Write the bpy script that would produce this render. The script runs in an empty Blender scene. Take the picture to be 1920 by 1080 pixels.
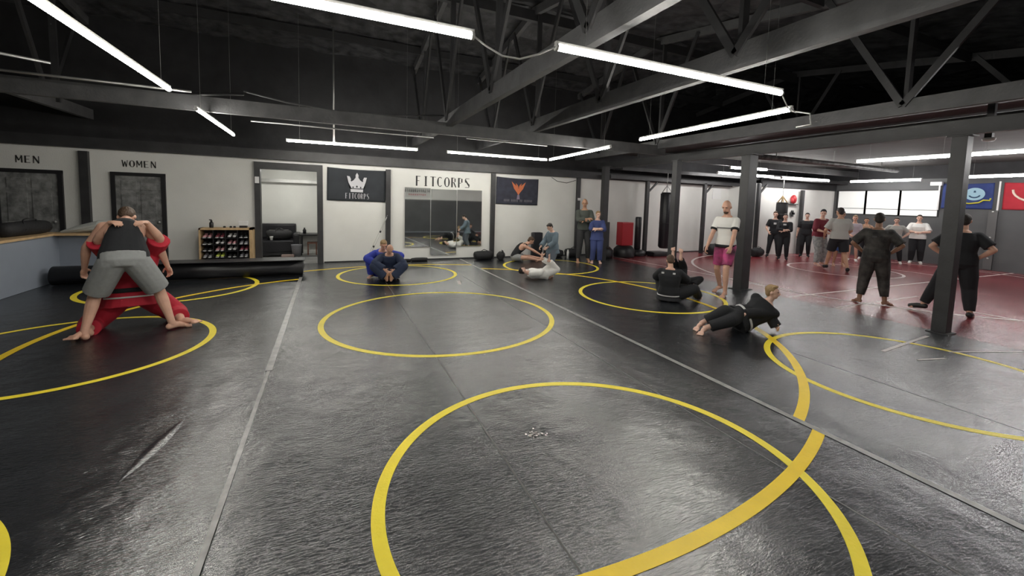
import bpy, bmesh, math, random
from mathutils import Vector, Matrix, Euler
PI = math.pi
SC = bpy.context.scene
COL = SC.collection

# ------------------------------------------------------------ camera, world, exposure
cam_d = bpy.data.cameras.new('camera')
cam = bpy.data.objects.new('camera', cam_d)
COL.objects.link(cam)
cam_d.sensor_width = 36.0
cam_d.lens = 14.8913
cam_d.shift_x = -0.014489
cam_d.shift_y = -0.050487
cam_d.clip_start = 0.05
cam.matrix_world = Matrix(((0.905613, 0.006869, -0.42405, 0),
                           (-0.42298, 0.087457, -0.901909, 0),
                           (0.03089, 0.996145, 0.082107, 1.7), (0, 0, 0, 1)))
SC.camera = cam
world = bpy.data.worlds.new('world')
SC.world = world
world.use_nodes = True
world.node_tree.nodes['Background'].inputs[0].default_value = (0.8, 0.85, 0.9, 1)
world.node_tree.nodes['Background'].inputs[1].default_value = 0.25
SC.view_settings.view_transform = 'Standard'
SC.view_settings.look = 'None'
SC.view_settings.gamma = 1
SC.view_settings.use_curve_mapping = False
SC.view_settings.exposure = 1.05
TUBE_POWER = 40.0          # radiance of the warm LED tubes over the black mats
TUBE_POWER_COOL = 30.0     # and of the cooler ones over the red mat
WINDOW_POWER = 0.20

# ------------------------------------------------------------ materials
MATS = {}
def mat(name, color, rough=0.6, metal=0.0, noise=0.0, nscale=6.0, bump=0.0, bscale=40.0, spec=0.5,
        emit=None, estr=0.0, color2=None):
    if name in MATS: return MATS[name]
    m = bpy.data.materials.new(name); m.use_nodes = True
    nt = m.node_tree; b = nt.nodes['Principled BSDF']
    c = (*color, 1)
    b.inputs['Base Color'].default_value = c
    b.inputs['Roughness'].default_value = rough
    b.inputs['Metallic'].default_value = metal
    b.inputs['Specular IOR Level'].default_value = spec
    tc = nt.nodes.new('ShaderNodeTexCoord')
    if noise > 0 or color2:
        n = nt.nodes.new('ShaderNodeTexNoise'); n.inputs['Scale'].default_value = nscale
        n.inputs['Detail'].default_value = 5
        nt.links.new(tc.outputs['Object'], n.inputs['Vector'])
        r = nt.nodes.new('ShaderNodeValToRGB')
        r.color_ramp.elements[0].position = 0.32; r.color_ramp.elements[1].position = 0.68
        if color2:
            r.color_ramp.elements[0].color = c; r.color_ramp.elements[1].color = (*color2, 1)
        else:
            r.color_ramp.elements[0].color = tuple(max(0, x*(1-noise)) for x in color)+(1,)
            r.color_ramp.elements[1].color = tuple(min(1, x*(1+noise)) for x in color)+(1,)
        nt.links.new(n.outputs['Fac'], r.inputs['Fac'])
        nt.links.new(r.outputs['Color'], b.inputs['Base Color'])
    if bump > 0:
        n2 = nt.nodes.new('ShaderNodeTexNoise'); n2.inputs['Scale'].default_value = bscale
        n2.inputs['Detail'].default_value = 4
        nt.links.new(tc.outputs['Object'], n2.inputs['Vector'])
        bp = nt.nodes.new('ShaderNodeBump'); bp.inputs['Strength'].default_value = bump
        bp.inputs['Distance'].default_value = 0.02
        nt.links.new(n2.outputs['Fac'], bp.inputs['Height'])
        nt.links.new(bp.outputs['Normal'], b.inputs['Normal'])
    if emit:
        b.inputs['Emission Color'].default_value = (*emit, 1)
        b.inputs['Emission Strength'].default_value = estr
    MATS[name] = m
    return m

def mat_floor(name, base, base2, rough, bumpy):
    """vinyl wrestling mat: fine leathery crackle, long soft waves, uneven polish"""
    m = bpy.data.materials.new(name); m.use_nodes = True
    nt = m.node_tree; b = nt.nodes['Principled BSDF']; L = nt.links.new
    tc = nt.nodes.new('ShaderNodeTexCoord')
    def noise(scale, detail=4, stretch=(1, 1, 1), rot=0.0, dist=0.0):
        mp = nt.nodes.new('ShaderNodeMapping'); mp.inputs['Scale'].default_value = stretch
        mp.inputs['Rotation'].default_value = (0, 0, rot)
        L(tc.outputs['Object'], mp.inputs['Vector'])
        n = nt.nodes.new('ShaderNodeTexNoise'); n.inputs['Scale'].default_value = scale
        n.inputs['Detail'].default_value = detail; n.inputs['Distortion'].default_value = dist
        L(mp.outputs['Vector'], n.inputs['Vector']); return n
    big = noise(0.55, 5)
    fine = noise(55, 3, (1, 1, 1), 0, 0.6)
    wrinkle = noise(19, 3, (1.0, 4.0, 1), 0.35, 1.2)
    wave = noise(2.2, 3, (1, 1, 1))
    r = nt.nodes.new('ShaderNodeValToRGB')
    r.color_ramp.elements[0].position = 0.35; r.color_ramp.elements[1].position = 0.7
    r.color_ramp.elements[0].color = (*base, 1); r.color_ramp.elements[1].color = (*base2, 1)
    L(big.outputs['Fac'], r.inputs['Fac'])
    sp = nt.nodes.new('ShaderNodeValToRGB')      # speckled scuffs in the vinyl grain
    sp.color_ramp.elements[0].position = 0.42; sp.color_ramp.elements[1].position = 0.72
    sp.color_ramp.elements[0].color = (0.55, 0.55, 0.55, 1); sp.color_ramp.elements[1].color = (1.9, 1.9, 1.9, 1)
    L(fine.outputs['Fac'], sp.inputs['Fac'])
    mx = nt.nodes.new('ShaderNodeMix'); mx.data_type = 'RGBA'; mx.blend_type = 'MULTIPLY'
    mx.inputs['Factor'].default_value = 1.0
    L(r.outputs['Color'], mx.inputs[6]); L(sp.outputs['Color'], mx.inputs[7])
    L(mx.outputs[2], b.inputs['Base Color'])
    mr = nt.nodes.new('ShaderNodeMapRange')
    mr.inputs['From Min'].default_value = 0.3; mr.inputs['From Max'].default_value = 0.7
    mr.inputs['To Min'].default_value = rough-0.03; mr.inputs['To Max'].default_value = rough+0.028
    L(big.outputs['Fac'], mr.inputs['Value']); L(mr.outputs['Result'], b.inputs['Roughness'])
    a = nt.nodes.new('ShaderNodeMath'); a.operation = 'MULTIPLY_ADD'
    a.inputs[1].default_value = 0.30; L(fine.outputs['Fac'], a.inputs[0])
    a2 = nt.nodes.new('ShaderNodeMath'); a2.operation = 'MULTIPLY_ADD'; a2.inputs[1].default_value = 0.95
    L(wrinkle.outputs['Fac'], a2.inputs[0])
    a3 = nt.nodes.new('ShaderNodeMath'); a3.operation = 'MULTIPLY'; a3.inputs[1].default_value = 6.0
    L(wave.outputs['Fac'], a3.inputs[0]); L(a3.outputs[0], a2.inputs[2]); L(a2.outputs[0], a.inputs[2])
    bp = nt.nodes.new('ShaderNodeBump'); bp.inputs['Strength'].default_value = bumpy
    bp.inputs['Distance'].default_value = 0.006
    L(a.outputs[0], bp.inputs['Height']); L(bp.outputs['Normal'], b.inputs['Normal'])
    b.inputs['Specular IOR Level'].default_value = 1.0; b.inputs['IOR'].default_value = 1.78
    return m

M_BLACKMAT = mat_floor('black_vinyl', (0.010, 0.0115, 0.0145), (0.020, 0.0225, 0.027), 0.235, 0.6)
M_REDMAT = mat_floor('red_vinyl', (0.21, 0.022, 0.03), (0.30, 0.05, 0.058), 0.235, 0.5)
M_WALL = mat('white_wall_paint', (0.72, 0.72, 0.69), 0.75, noise=0.05, nscale=1.3, bump=0.15, bscale=60)
M_GREYWALL = mat('charcoal_wall_paint', (0.085, 0.087, 0.09), 0.6, noise=0.1, nscale=2, bump=0.1)
M_DARK = mat('black_ceiling_paint', (0.018, 0.018, 0.02), 0.75, noise=0.3, nscale=3, bump=0.3, bscale=12)
M_INSUL = mat('black_sprayed_insulation', (0.012, 0.012, 0.014), 0.55, color2=(0.07, 0.07, 0.075), nscale=5, bump=1.0, bscale=5)
M_BEAM = mat('charcoal_painted_timber', (0.075, 0.075, 0.078), 0.6, noise=0.2, nscale=5, bump=0.2, bscale=30)
M_POST = mat('black_painted_post', (0.033, 0.033, 0.035), 0.5, noise=0.2, nscale=4, bump=0.1)
M_TRIM = mat('black_trim_paint', (0.012, 0.012, 0.014), 0.5)
M_YEL = mat('yellow_mat_paint', (0.88, 0.72, 0.045), 0.42, noise=0.06, nscale=5, bump=0.15, bscale=50)
M_ORY = mat('deep_yellow_mat_paint', (0.88, 0.62, 0.02), 0.42, noise=0.06, nscale=5, bump=0.15, bscale=50)
M_WHITEP = mat('white_mat_paint', (0.6, 0.55, 0.53), 0.42, noise=0.1)
M_TAPE = mat('clear_grey_mat_tape', (0.30, 0.30, 0.29), 0.3, noise=0.25, nscale=9)
M_STEEL = mat('galvanised_steel', (0.45, 0.45, 0.44), 0.4, 0.8, noise=0.15)
M_WHITEPL = mat('white_plastic', (0.75, 0.75, 0.74), 0.4)
M_BLACKPL = mat('black_plastic', (0.015, 0.015, 0.017), 0.4)
M_LEATHER = mat('black_leather', (0.012, 0.012, 0.016), 0.38, bump=0.2, bscale=30)
M_CLOTHBLK = mat('black_nylon', (0.014, 0.014, 0.016), 0.7, bump=0.3, bscale=25)
M_WOOD = mat('pale_plywood', (0.55, 0.38, 0.20), 0.55, noise=0.15, nscale=8, bump=0.1)
M_DOOR = mat('weathered_grey_door', (0.11, 0.112, 0.112), 0.6, color2=(0.28, 0.285, 0.28), nscale=9, bump=0.2)
M_BLUEGREY = mat('blue_grey_paint', (0.24, 0.27, 0.32), 0.6, noise=0.06, nscale=2)
M_BANNER_BLK = mat('black_banner_cloth', (0.03, 0.034, 0.04), 0.85, noise=0.15, nscale=3)
M_INK = mat('black_wall_lettering', (0.03, 0.03, 0.03), 0.6)
M_PALE = mat('pale_grey_print', (0.55, 0.55, 0.58), 0.8)
M_CONC = mat('grey_concrete_floor', (0.25, 0.25, 0.245), 0.4, noise=0.2, nscale=3)
M_MIRROR = mat('mirror_glass', (0.85, 0.88, 0.87), 0.03, 1.0)
M_REDVINYL = mat('red_vinyl_cover', (0.42, 0.02, 0.03), 0.4)
M_TUBE = mat('lit_warm_tube', (1, 1, 1), 0.5, emit=(1.0, 0.965, 0.885), estr=TUBE_POWER)
M_TUBEC = mat('lit_cool_tube', (1, 1, 1), 0.5, emit=(1.0, 0.98, 0.96), estr=TUBE_POWER_COOL)
M_WINDOW = mat('sunlit_frosted_pane', (0.8, 0.8, 0.78), 0.5, emit=(0.95, 0.97, 0.93), estr=WINDOW_POWER)

# ------------------------------------------------------------ mesh helpers
def link(name, bm, m, parent=None, smooth=False):
    me = bpy.data.meshes.new(name); bm.normal_update(); bm.to_mesh(me); bm.free()
    if m: me.materials.append(m)
    if smooth:
        for p in me.polygons: p.use_smooth = True
    o = bpy.data.objects.new(name, me); COL.objects.link(o)
    if parent: o.parent = parent
    return o
def thing(name, label, cat, loc=(0, 0, 0), rz=0.0, group=None):
    o = bpy.data.objects.new(name, None); COL.objects.link(o)
    o.location = loc; o.rotation_euler = (0, 0, rz); o.empty_display_size = 0.1
    o['label'] = label; o['category'] = cat
    if group: o['group'] = group
    return o
def tag(o, label, cat, group=None, kind=None):
    o['label'] = label; o['category'] = cat
    if group: o['group'] = group
    if kind: o['kind'] = kind
    return o
def struct(o):
    o['kind'] = 'structure'; return o
def box(bm, x0, x1, y0, y1, z0, z1, mtx=None, bev=0.0):
    co = [(x0, y0, z0), (x1, y0, z0), (x1, y1, z0), (x0, y1, z0), (x0, y0, z1), (x1, y0, z1), (x1, y1, z1), (x0, y1, z1)]
    vs = [bm.verts.new((mtx @ Vector(c)) if mtx else c) for c in co]
    fs = [bm.faces.new([vs[i] for i in f]) for f in ((3, 2, 1, 0), (4, 5, 6, 7), (0, 1, 5, 4), (1, 2, 6, 5), (2, 3, 7, 6), (3, 0, 4, 7))]
    if bev > 0:
        es = list({e for f in fs for e in f.edges})
        bmesh.ops.bevel(bm, geom=es, offset=bev, segments=2, profile=0.7, affect='EDGES', clamp_overlap=True)
    return vs
def nb(): return bmesh.new()
def boxo(name, dims, m, parent=None, bev=0.0):
    bm = nb(); box(bm, *dims, bev=bev); return link(name, bm, m, parent)
def frame_for(d):
    d = d.normalized()
    u = Vector((0, 0, 1)) if abs(d.z) < 0.9 else Vector((1, 0, 0))
    a = d.cross(u).normalized(); return a, a.cross(d).normalized()
def tube(bm, pts, rad, n=10, caps=True):
    """tube through points; rad a number or list"""
    pts = [Vector(p) for p in pts]; rs = rad if isinstance(rad, (list, tuple)) else [rad]*len(pts)
    rings = []; a = None
    for i, p in enumerate(pts):
        d = (pts[min(i+1, len(pts)-1)] - pts[max(i-1, 0)])
        if a is None: a, b = frame_for(d)
        else:
            dn = d.normalized(); a = (a - dn*a.dot(dn)).normalized(); b = a.cross(dn).normalized()
        rings.append([bm.verts.new(p + (a*math.cos(2*PI*k/n) + b*math.sin(2*PI*k/n))*rs[i]) for k in range(n)])
    for r0, r1 in zip(rings, rings[1:]):
        for k in range(n): bm.faces.new((r0[k], r1[k], r1[(k+1) % n], r0[(k+1) % n]))
    if caps:
        bm.faces.new(rings[0]); bm.faces.new(rings[-1][::-1])
def lathe(bm, prof, c=(0, 0, 0), n=24):
    rings = []
    for r, z in prof:
        rings.append([bm.verts.new((c[0]+max(r, 1e-4)*math.cos(2*PI*k/n), c[1]+max(r, 1e-4)*math.sin(2*PI*k/n), c[2]+z)) for k in range(n)])
    for r0, r1 in zip(rings, rings[1:]):
        for k in range(n): bm.faces.new((r0[k], r0[(k+1) % n], r1[(k+1) % n], r1[k]))
    bm.faces.new(rings[0][::-1]); bm.faces.new(rings[-1])
    bmesh.ops.recalc_face_normals(bm, faces=bm.faces[:])
def ellip(bm, c, r, rot=None, seg=14, ring=9):
    c = Vector(c); R = rot or Matrix.Identity(3)
    P = lambda a, t: bm.verts.new(c+R @ Vector((r[0]*math.sin(a)*math.cos(t), r[1]*math.sin(a)*math.sin(t), r[2]*math.cos(a))))
    top = P(0, 0); bot = P(PI, 0)
    rs = [[P(PI*j/ring, 2*PI*k/seg) for k in range(seg)] for j in range(1, ring)]
    for k in range(seg):
        q = (k+1) % seg
        bm.faces.new((top, rs[0][k], rs[0][q])); bm.faces.new((bot, rs[-1][q], rs[-1][k]))
        for a, b_ in zip(rs, rs[1:]): bm.faces.new((a[k], b_[k], b_[q], a[q]))
def bar(bm, a, b, w, h):
    """rectangular bar from a to b, width w sideways, h across"""
    a = Vector(a); b = Vector(b); d = (b-a); s, u = frame_for(d)
    vs = []
    for p in (a, b):
        for sx, sy in ((-1, -1), (1, -1), (1, 1), (-1, 1)):
            vs.append(bm.verts.new(p + s*w/2*sx + u*h/2*sy))
    for f in ((3, 2, 1, 0), (4, 5, 6, 7), (0, 1, 5, 4), (1, 2, 6, 5), (2, 3, 7, 6), (3, 0, 4, 7)):
        bm.faces.new([vs[i] for i in f])
    bmesh.ops.recalc_face_normals(bm, faces=bm.faces[:])
def poly_prism(bm, pts, axis_o, ux, uz, un, t):
    """polygon pts (2d) in the plane origin + ux*x + uz*y, thickness t along un"""
    lo = [bm.verts.new(axis_o + ux*x + uz*y) for x, y in pts]
    hi = [bm.verts.new(axis_o + ux*x + uz*y + un*t) for x, y in pts]
    n = len(pts)
    bm.faces.new(hi); bm.faces.new(lo[::-1])
    for i in range(n): bm.faces.new((lo[i], lo[(i+1) % n], hi[(i+1) % n], hi[i]))
    bmesh.ops.recalc_face_normals(bm, faces=bm.faces[:])

# ------------------------------------------------------------ setting
Z_MAT = 0.0
struct(boxo('floor', (-8, 19.5, -3.2, 16.2, -0.12, -0.04), M_CONC))
MATS_X = ((-8.0, -0.53), (-0.527, 3.438), (3.441, 8.05), (8.053, 18.7))
def arc_strip(bm, cx, cy, R, w, x0, x1, z, n=240, y1=99, y0=-99):
    """ring of tape clipped to x0..x1"""
    for k in range(n):
        t0, t1 = 2*PI*k/n, 2*PI*(k+1)/n
        q = [(cx+r*math.cos(t), cy+r*math.sin(t)) for r, t in ((R-w/2, t0), (R+w/2, t0), (R+w/2, t1), (R-w/2, t1))]
        mx = sum(p[0] for p in q)/4; my = sum(p[1] for p in q)/4
        if mx < x0 or mx > x1 or my > y1 or my < y0: continue
        q = [(min(max(px_, x0), x1), py_) for px_, py_ in q]
        lo = [bm.verts.new((a, b, z)) for a, b in q]
        bm.faces.new(lo)
    bmesh.ops.remove_doubles(bm, verts=bm.verts[:], dist=1e-5)
def wrestling_mat(label, x0, x1, m, rings, ring_y=-99, loc_y=(-3.0, 11.72)):
    bm = nb(); box(bm, x0, x1, loc_y[0], loc_y[1], -0.04, 0.0, bev=0.006)
    o = tag(link('wrestling_mat', bm, m), label, 'mat', 'wrestling mats laid side by side')
    for (nm, cx, cy, R, w, mm) in rings:
        b = nb(); arc_strip(b, cx, cy, R, w, x0, x1, 0.0016 if R < 3 else 0.0024, 160 if R < 3 else 400, 6.19 if (R == 4.74 and nm == 'painted_ring') else 99, 6.19 if nm == 'painted_arc' else ring_y if R > 3 else -99)
        if b.verts: 
            c = link(nm, b, mm, o)
        else: b.free()
    return o
matL = wrestling_mat('black wrestling mat at the far left, under the bent over pair', -8.0, -0.53, M_BLACKMAT,
    [('painted_circle', -2.52, 5.96, 1.255, 0.07, M_YEL), ('painted_circle', -2.45, 9.25, 1.22, 0.075, M_YEL),
     ('painted_circle', -2.55, 2.13, 1.28, 0.07, M_YEL), ('painted_ring', 0.73, 6.08, 3.68, 0.08, M_ORY)], 4.0)
matC = wrestling_mat('black wrestling mat in the middle with the large near yellow circle', -0.527, 3.438, M_BLACKMAT,
    [('painted_circle', 1.54, 2.09, 1.32, 0.07, M_YEL), ('painted_circle', 1.49, 5.97, 1.59, 0.07, M_YEL),
     ('painted_circle', 1.41, 9.62, 1.24, 0.07, M_YEL), ('painted_ring', 1.48, 6.19, 4.74, 0.085, M_ORY), ('painted_arc', 1.48, 6.19, 4.74, 0.085, M_ORY)], )
matR = wrestling_mat('black wrestling mat under the small group sitting right of the grey seam', 3.441, 8.05, M_BLACKMAT,
    [('painted_circle', 5.36, 9.85, 1.24, 0.07, M_YEL), ('painted_circle', 5.52, 6.17, 1.31, 0.07, M_YEL),
     ('painted_circle', 5.67, 2.24, 1.35, 0.07, M_YEL), ('painted_ring', 1.72, 5.98, 4.30, 0.085, M_ORY)])
matD = wrestling_mat('red wrestling mat across the far right of the gym', 8.053, 18.7, M_REDMAT,
    [('painted_circle', 13.55, 7.16, 1.35, 0.07, M_WHITEP), ('painted_ring', 13.3, 6.2, 4.6, 0.07, M_WHITEP)])
for (pts, w) in ((((8.12, 5.2), (18.6, 5.2)), 0.06), (((10.3, -3), (10.3, 3.4)), 0.05), (((15.3, 5.2), (15.3, 8.2)), 0.05),
                 (((8.08, 4.33), (11.0, 4.36)), 0.05), (((8.3, 11.6), (8.9, 5.6)), 0.05), (((18.3, 3.0), (18.3, 8.0)), 0.05)):
    b = nb(); (ax, ay), (bx_, by_) = pts
    d = Vector((bx_-ax, by_-ay, 0)).normalized(); s = Vector((-d.y, d.x, 0))*w/2
    A = Vector((ax, ay, 0.002)); B = Vector((bx_, by_, 0.002))
    b.faces.new([b.verts.new(v) for v in (A-s, B-s, B+s, A+s)])
    link('painted_line', b, M_WHITEP, matD)
def tape(label, x0, y0, x1, y1, w, m=M_TAPE, z=0.0032):
    if w < .02: z = 0.0009
    b = nb(); A = Vector((x0, y0, z)); B = Vector((x1, y1, z)); d = (B-A).normalized(); s = Vector((-d.y, d.x, 0))*w/2
    n = 60; rnd = random.Random(int(x0*100)+7)
    prev = None
    for i in range(n+1):
        p = A.lerp(B, i/n); j = rnd.uniform(-.006, .006)
        a1 = b.verts.new(p-s*(1+j*8)); a2 = b.verts.new(p+s*(1+j*8))
        t1 = b.verts.new(p-s+Vector((0, 0, -z+0.0005)))
        if prev: b.faces.new((prev[0], a1, a2, prev[1]))
        b.verts.remove(t1); prev = (a1, a2)
    return tag(link('seam_tape', b, m), label, 'tape')
tape('grey tape strip along the left mat seam, near half', -0.55, 1.0, -0.53, 4.6, 0.03)
tape('grey tape strip along the left mat seam, beyond the joint by the roll', -0.53, 4.61, -0.52, 9.75, 0.06)
tape('long grey tape strip along the seam right of the middle mat', 3.45, -3.0, 3.40, 11.65, 0.06)
tape('thin worn tape line running through the near yellow circle', 1.05, -1, 1.03, 8.9, 0.012, mat('dull_seam_tape', (0.10, 0.10, 0.10), 0.4))
tape('thin pale seam line crossing behind the crossing yellow arcs', 2.70, 0.2, 2.70, 9.0, 0.012, mat('dull_seam_tape2', (0.14, 0.14, 0.14), 0.4))
tape('thin seam line in the mat right of the lying child', 5.0, -1, 5.0, 3.3, 0.012, MATS['dull_seam_tape'])
tape('pale tape strip stuck across the mat before the right column', 6.15, 2.72, 7.55, 2.84, 0.045, M_WHITEP)
tape('pale tape strip reaching from the column towards the right', 6.95, 2.4, 7.95, 2.05, 0.03, M_WHITEP)
tape('short pale tape dash below the column strip', 6.2, 2.4, 6.6, 2.3, 0.03, M_WHITEP)
tape('short white tape dash near the people in blue', 2.38, 8.15, 2.45, 8.5, 0.07, M_WHITEP)
# white scuff inside the near circle
b = nb(); rnd = random.Random(3)
for i in range(26):
    x = 1.37+rnd.gauss(0, .035); y = 2.64+rnd.gauss(0, .025); r = rnd.uniform(.004, .012)
    b.faces.new([b.verts.new((x+r*math.cos(t)*rnd.uniform(.5, 1.3), y+r*math.sin(t), 0.004)) for t in [k*PI/3 for k in range(6)]])
tag(link('paint_scuff', b, M_WHITEP), 'small white scuff mark inside the near yellow circle', 'stain')
# creased bulge in the left mat
b = nb(); A = Vector((-.98, 3.85, 0)); Bq = Vector((-1.12, 3.08, 0)); dq = (Bq-A).normalized(); sq = Vector((-dq.y, dq.x, 0)); g = []
for i in range(25):
    row = []
    for j_ in range(9):
        u, v = i/24, (j_-4)/4
        row.append(b.verts.new(A.lerp(Bq, u)+sq*v*.045*math.sin(PI*u)+Vector((0, 0, .0004+.006*math.sin(PI*u)*max(0, 1-v*v)**1.5))))
    g.append(row)
for i in range(24):
    for j_ in range(8): b.faces.new((g[i][j_], g[i+1][j_], g[i+1][j_+1], g[i][j_+1]))
ob = link('mat_crease', b, M_BLACKMAT, matL, True)

# walls
WY = 11.75
def wall_panel(name, x0, x1, y0, y1, z0, z1, m): return struct(boxo(name, (x0, x1, y0, y1, z0, z1), m))
bm = nb()   # back wall with the opening to the back room
box(bm, -8, -1.48, WY, WY+.12, 0, 2.5); box(bm, -0.22, 14.2, WY, WY+.12, 0, 2.6); box(bm, -1.48, -0.22, WY, WY+.12, 2.28, 2.5)
struct(link('wall_back', bm, M_WALL))
struct(boxo('trim_1', (-8, 18.7, WY-.04, WY+.12, 2.5, 6.2), M_DARK))   # dark upper wall over the white partition
struct(boxo('wall_back_right', (14.2, 18.7, 10.42, 10.52, 0, 2.62), M_WALL))
struct(boxo('wall_step', (14.2, 14.3, 10.52, 11.75, 0, 2.62), M_WALL))
bm = nb(); box(bm, 18.7, 18.85, -3.2, 11.75, 0, 1.62); box(bm, 18.7, 18.85, -3.2, 7.1, 1.62, 2.9); box(bm, 18.7, 18.85, 7.1, 11.75, 2.5, 2.9)
box(bm, 18.7, 18.85, 10.28, 11.75, 1.62, 2.5)
struct(link('wall_right', bm, M_GREYWALL))
struct(boxo('wall_left', (-8.1, -8, -3.2, 16, 0, 6.2), M_GREYWALL))
bm = nb(); box(bm, -8, 18.7, -3.3, -3.2, 0, 2.0); struct(link('wall_front', bm, M_GREYWALL))
struct(boxo('wall_front_upper', (-8, 18.7, -3.3, -3.2, 2.0, 3.1), M_WALL))
struct(boxo('trim_2', (-8, 18.7, -3.3, -3.2, 3.1, 6.2), M_DARK))
struct(boxo('trim_3', (18.7, 18.85, -3.2, 11.75, 2.9, 6.2), M_DARK))
# roof: two slopes lined with sprayed insulation
def slope(name, y0, z0, y1, z1):
    b = nb(); nx, ny = 60, 22; g = []
    rnd = random.Random(5)
    for j in range(ny+1):
        row = []
        for i in range(nx+1):
            y = y0+(y1-y0)*j/ny; z = z0+(z1-z0)*j/ny
            row.append(b.verts.new((-8+26.8*i/nx, y, z+rnd.uniform(-.05, .05))))
        g.append(row)
    for j in range(ny):
        for i in range(nx): b.faces.new((g[j][i], g[j][i+1], g[j+1][i+1], g[j+1][i]))
    o = link(name, b, M_INSUL, None, False)
    md = o.modifiers.new('thick', 'SOLIDIFY'); md.thickness = 0.1; md.offset = 1
    return struct(o)
slope('ceiling', -3.3, 3.9, 8.2, 5.7)
slope('ceiling_rear', 8.2, 5.7, 16.3, 4.4)
# back room behind the opening
RX0, RX1, RY = -2.4, 0.5, 14.6
struct(boxo('wall_room_back', (RX0, RX1, RY, RY+.1, -.04, 2.45), M_WALL))
struct(boxo('wall_room_left', (RX0-.1, RX0, WY+.12, RY, -.04, 2.45), M_WALL))
struct(boxo('wall_room_right', (RX1, RX1+.1, WY+.12, RY, -.04, 2.45), M_WALL))
struct(boxo('ceiling_room', (RX0, RX1, WY+.12, RY, 2.45, 2.5), M_WALL))
# black frame around the opening
bm = nb(); box(bm, -1.56, -1.44, WY-.06, WY+.14, 0, 2.42); box(bm, -0.25, -0.12, WY-.06, WY+.14, 0, 2.42); box(bm, -1.56, -0.12, WY-.061, WY+.14, 2.27, 2.43)
struct(link('trim_4', bm, M_POST))
k = 5
for x0, x1, z1 in ((-4.56, -4.42, 2.44), (1.37, 1.49, 2.42), (4.31, 4.43, 2.48), (7.22, 7.34, 2.5)):
    struct(boxo('trim_%d' % k, (x0, x1, WY-.09, WY, 0, z1), M_POST)); k += 1
struct(boxo('trim_%d' % k, (-8, 14.2, WY-.14, WY-.0405, 2.5, 2.72), M_POST)); k += 1
struct(boxo('baseboard_back', (-0.1, 14.2, WY-.02, WY, 0, 0.03), M_TRIM))
struct(boxo('trim_%d' % k, (14.2, 18.7, 10.36, 10.42, 2.5, 2.95), M_DARK)); k += 1
struct(boxo('ceiling_low', (8.6, 18.7, -3.2, 11.7, 3.35, 3.45), mat('brown_black_soffit', (0.05, 0.047, 0.044), 0.7, noise=0.2, nscale=3)))

# restroom doors with six panels
def door(name, x0, x1, z1, seed):
    fr = nb(); t = 0.07
    box(fr, x0, x0+t, WY-.05, WY, 0, z1); box(fr, x1-t, x1, WY-.05, WY, 0, z1); box(fr, x0, x1, WY-.051, WY, z1-t, z1)
    root = thing(name, '', 'door'); del root['label']; del root['category']; struct(root)
    link('door_frame', fr, M_TRIM, root)
    lf = nb(); a, c = x0+t, x1-t; w = c-a; h = z1-t
    box(lf, a, c, WY-.02, WY, 0.01, h)
    for (u0, u1) in ((.12, .46), (.54, .88)):
        for (v0, v1) in ((.08, .40), (.46, .80), (.85, .95)):
            box(lf, a+w*u0, a+w*u1, WY-.035, WY-.019, h*v0, h*v1, bev=0.008)
    link('door_leaf', lf, M_DOOR, root)
    kb = nb(); ellip(kb, (a+w*.93, WY-.07, 1.0), (.028, .028, .028)); tube(kb, [(a+w*.93, WY-.02, 1.0), (a+w*.93, WY-.07, 1.0)], .012)
    link('door_knob', kb, M_STEEL, root)
door('door_1', -5.80, -4.83, 2.03, 1)
door('door_2', -4.10, -3.20, 2.05, 2)
# windows in the right wall
for i, (ya, yb) in enumerate(((9.32, 10.28), (8.24, 9.28), (7.14, 8.20))):
    root = thing('window_%d' % (i+1), '', 'w'); del root['label']; del root['category']; struct(root)
    boxo('pane', (18.74, 18.76, ya, yb, 1.62, 2.5), M_WINDOW, root)
    fr = nb(); box(fr, 18.68, 18.76, ya-.04, ya, 1.6, 2.52); box(fr, 18.68, 18.76, yb, yb+.04, 1.6, 2.52)
    box(fr, 18.685, 18.755, ya, yb, 1.59, 1.62); box(fr, 18.685, 18.755, ya, yb, 2.5, 2.53)
    box(fr, 18.72, 18.735, ya, yb, 1.82, 1.835)
    link('window_frame', fr, M_TRIM, root)

# ------------------------------------------------------------ columns and roof timbers
def column(label, x, y, z1, w=0.16, d=0.16):
    t = thing('steel_column', label, 'column', (x, y, 0))
    b = nb(); box(b, -w/2, w/2, -d/2, d/2, 0.012, z1, bev=0.006); link('column_shaft', b, M_POST, t)
    b = nb(); box(b, -w*.75, w*.75, -d*.75, d*.75, 0, 0.015, bev=0.003); link('base_plate', b, M_POST, t)
    b = nb(); box(b, -w*.6, w*.6, -w*.8, w*.8, z1-.02, z1, bev=0.003); link('cap_plate', b, M_POST, t)
    return t
column('black column nearest the camera at the right, in front of the person with hands on hips', 8.0, 2.87, 2.80, .17, .17)
column('thick black column beside the coach in the white top', 7.85, 6.05, 2.80, .24, .2)
column('black column behind the raised bare feet', 7.55, 7.75, 2.80, .15, .15)
column('black column beside the man with crossed arms', 7.40, 10.42, 2.80, .17, .17)
def beam(name, label, a, c, w, h, m=M_BEAM):
    b = nb(); bar(b, a, c, w, h); return tag(link(name, b, m), label, 'beam')
beam('timber_beam', 'long grey tie beam crossing the room left to right below the trusses', (-8, 8.0, 3.01), (7.35, 8.0, 3.01), 0.09, 0.22)
beam('timber_beam', 'dark header beam resting on the row of columns', (7.95, -3.2, 2.90), (7.95, 11.6, 2.90), 0.12, 0.2, M_POST)
beam('timber_beam', 'dark long beam over the red mat parallel to the column header', (9.7, -3.2, 3.22), (9.7, 10.4, 3.22), 0.12, 0.22, M_POST)
beam('timber_beam', 'rear tie beam close to the back wall over the column row', (7.9, 9.6, 3.12), (18.6, 9.6, 3.12), 0.1, 0.2, M_POST)
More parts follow.
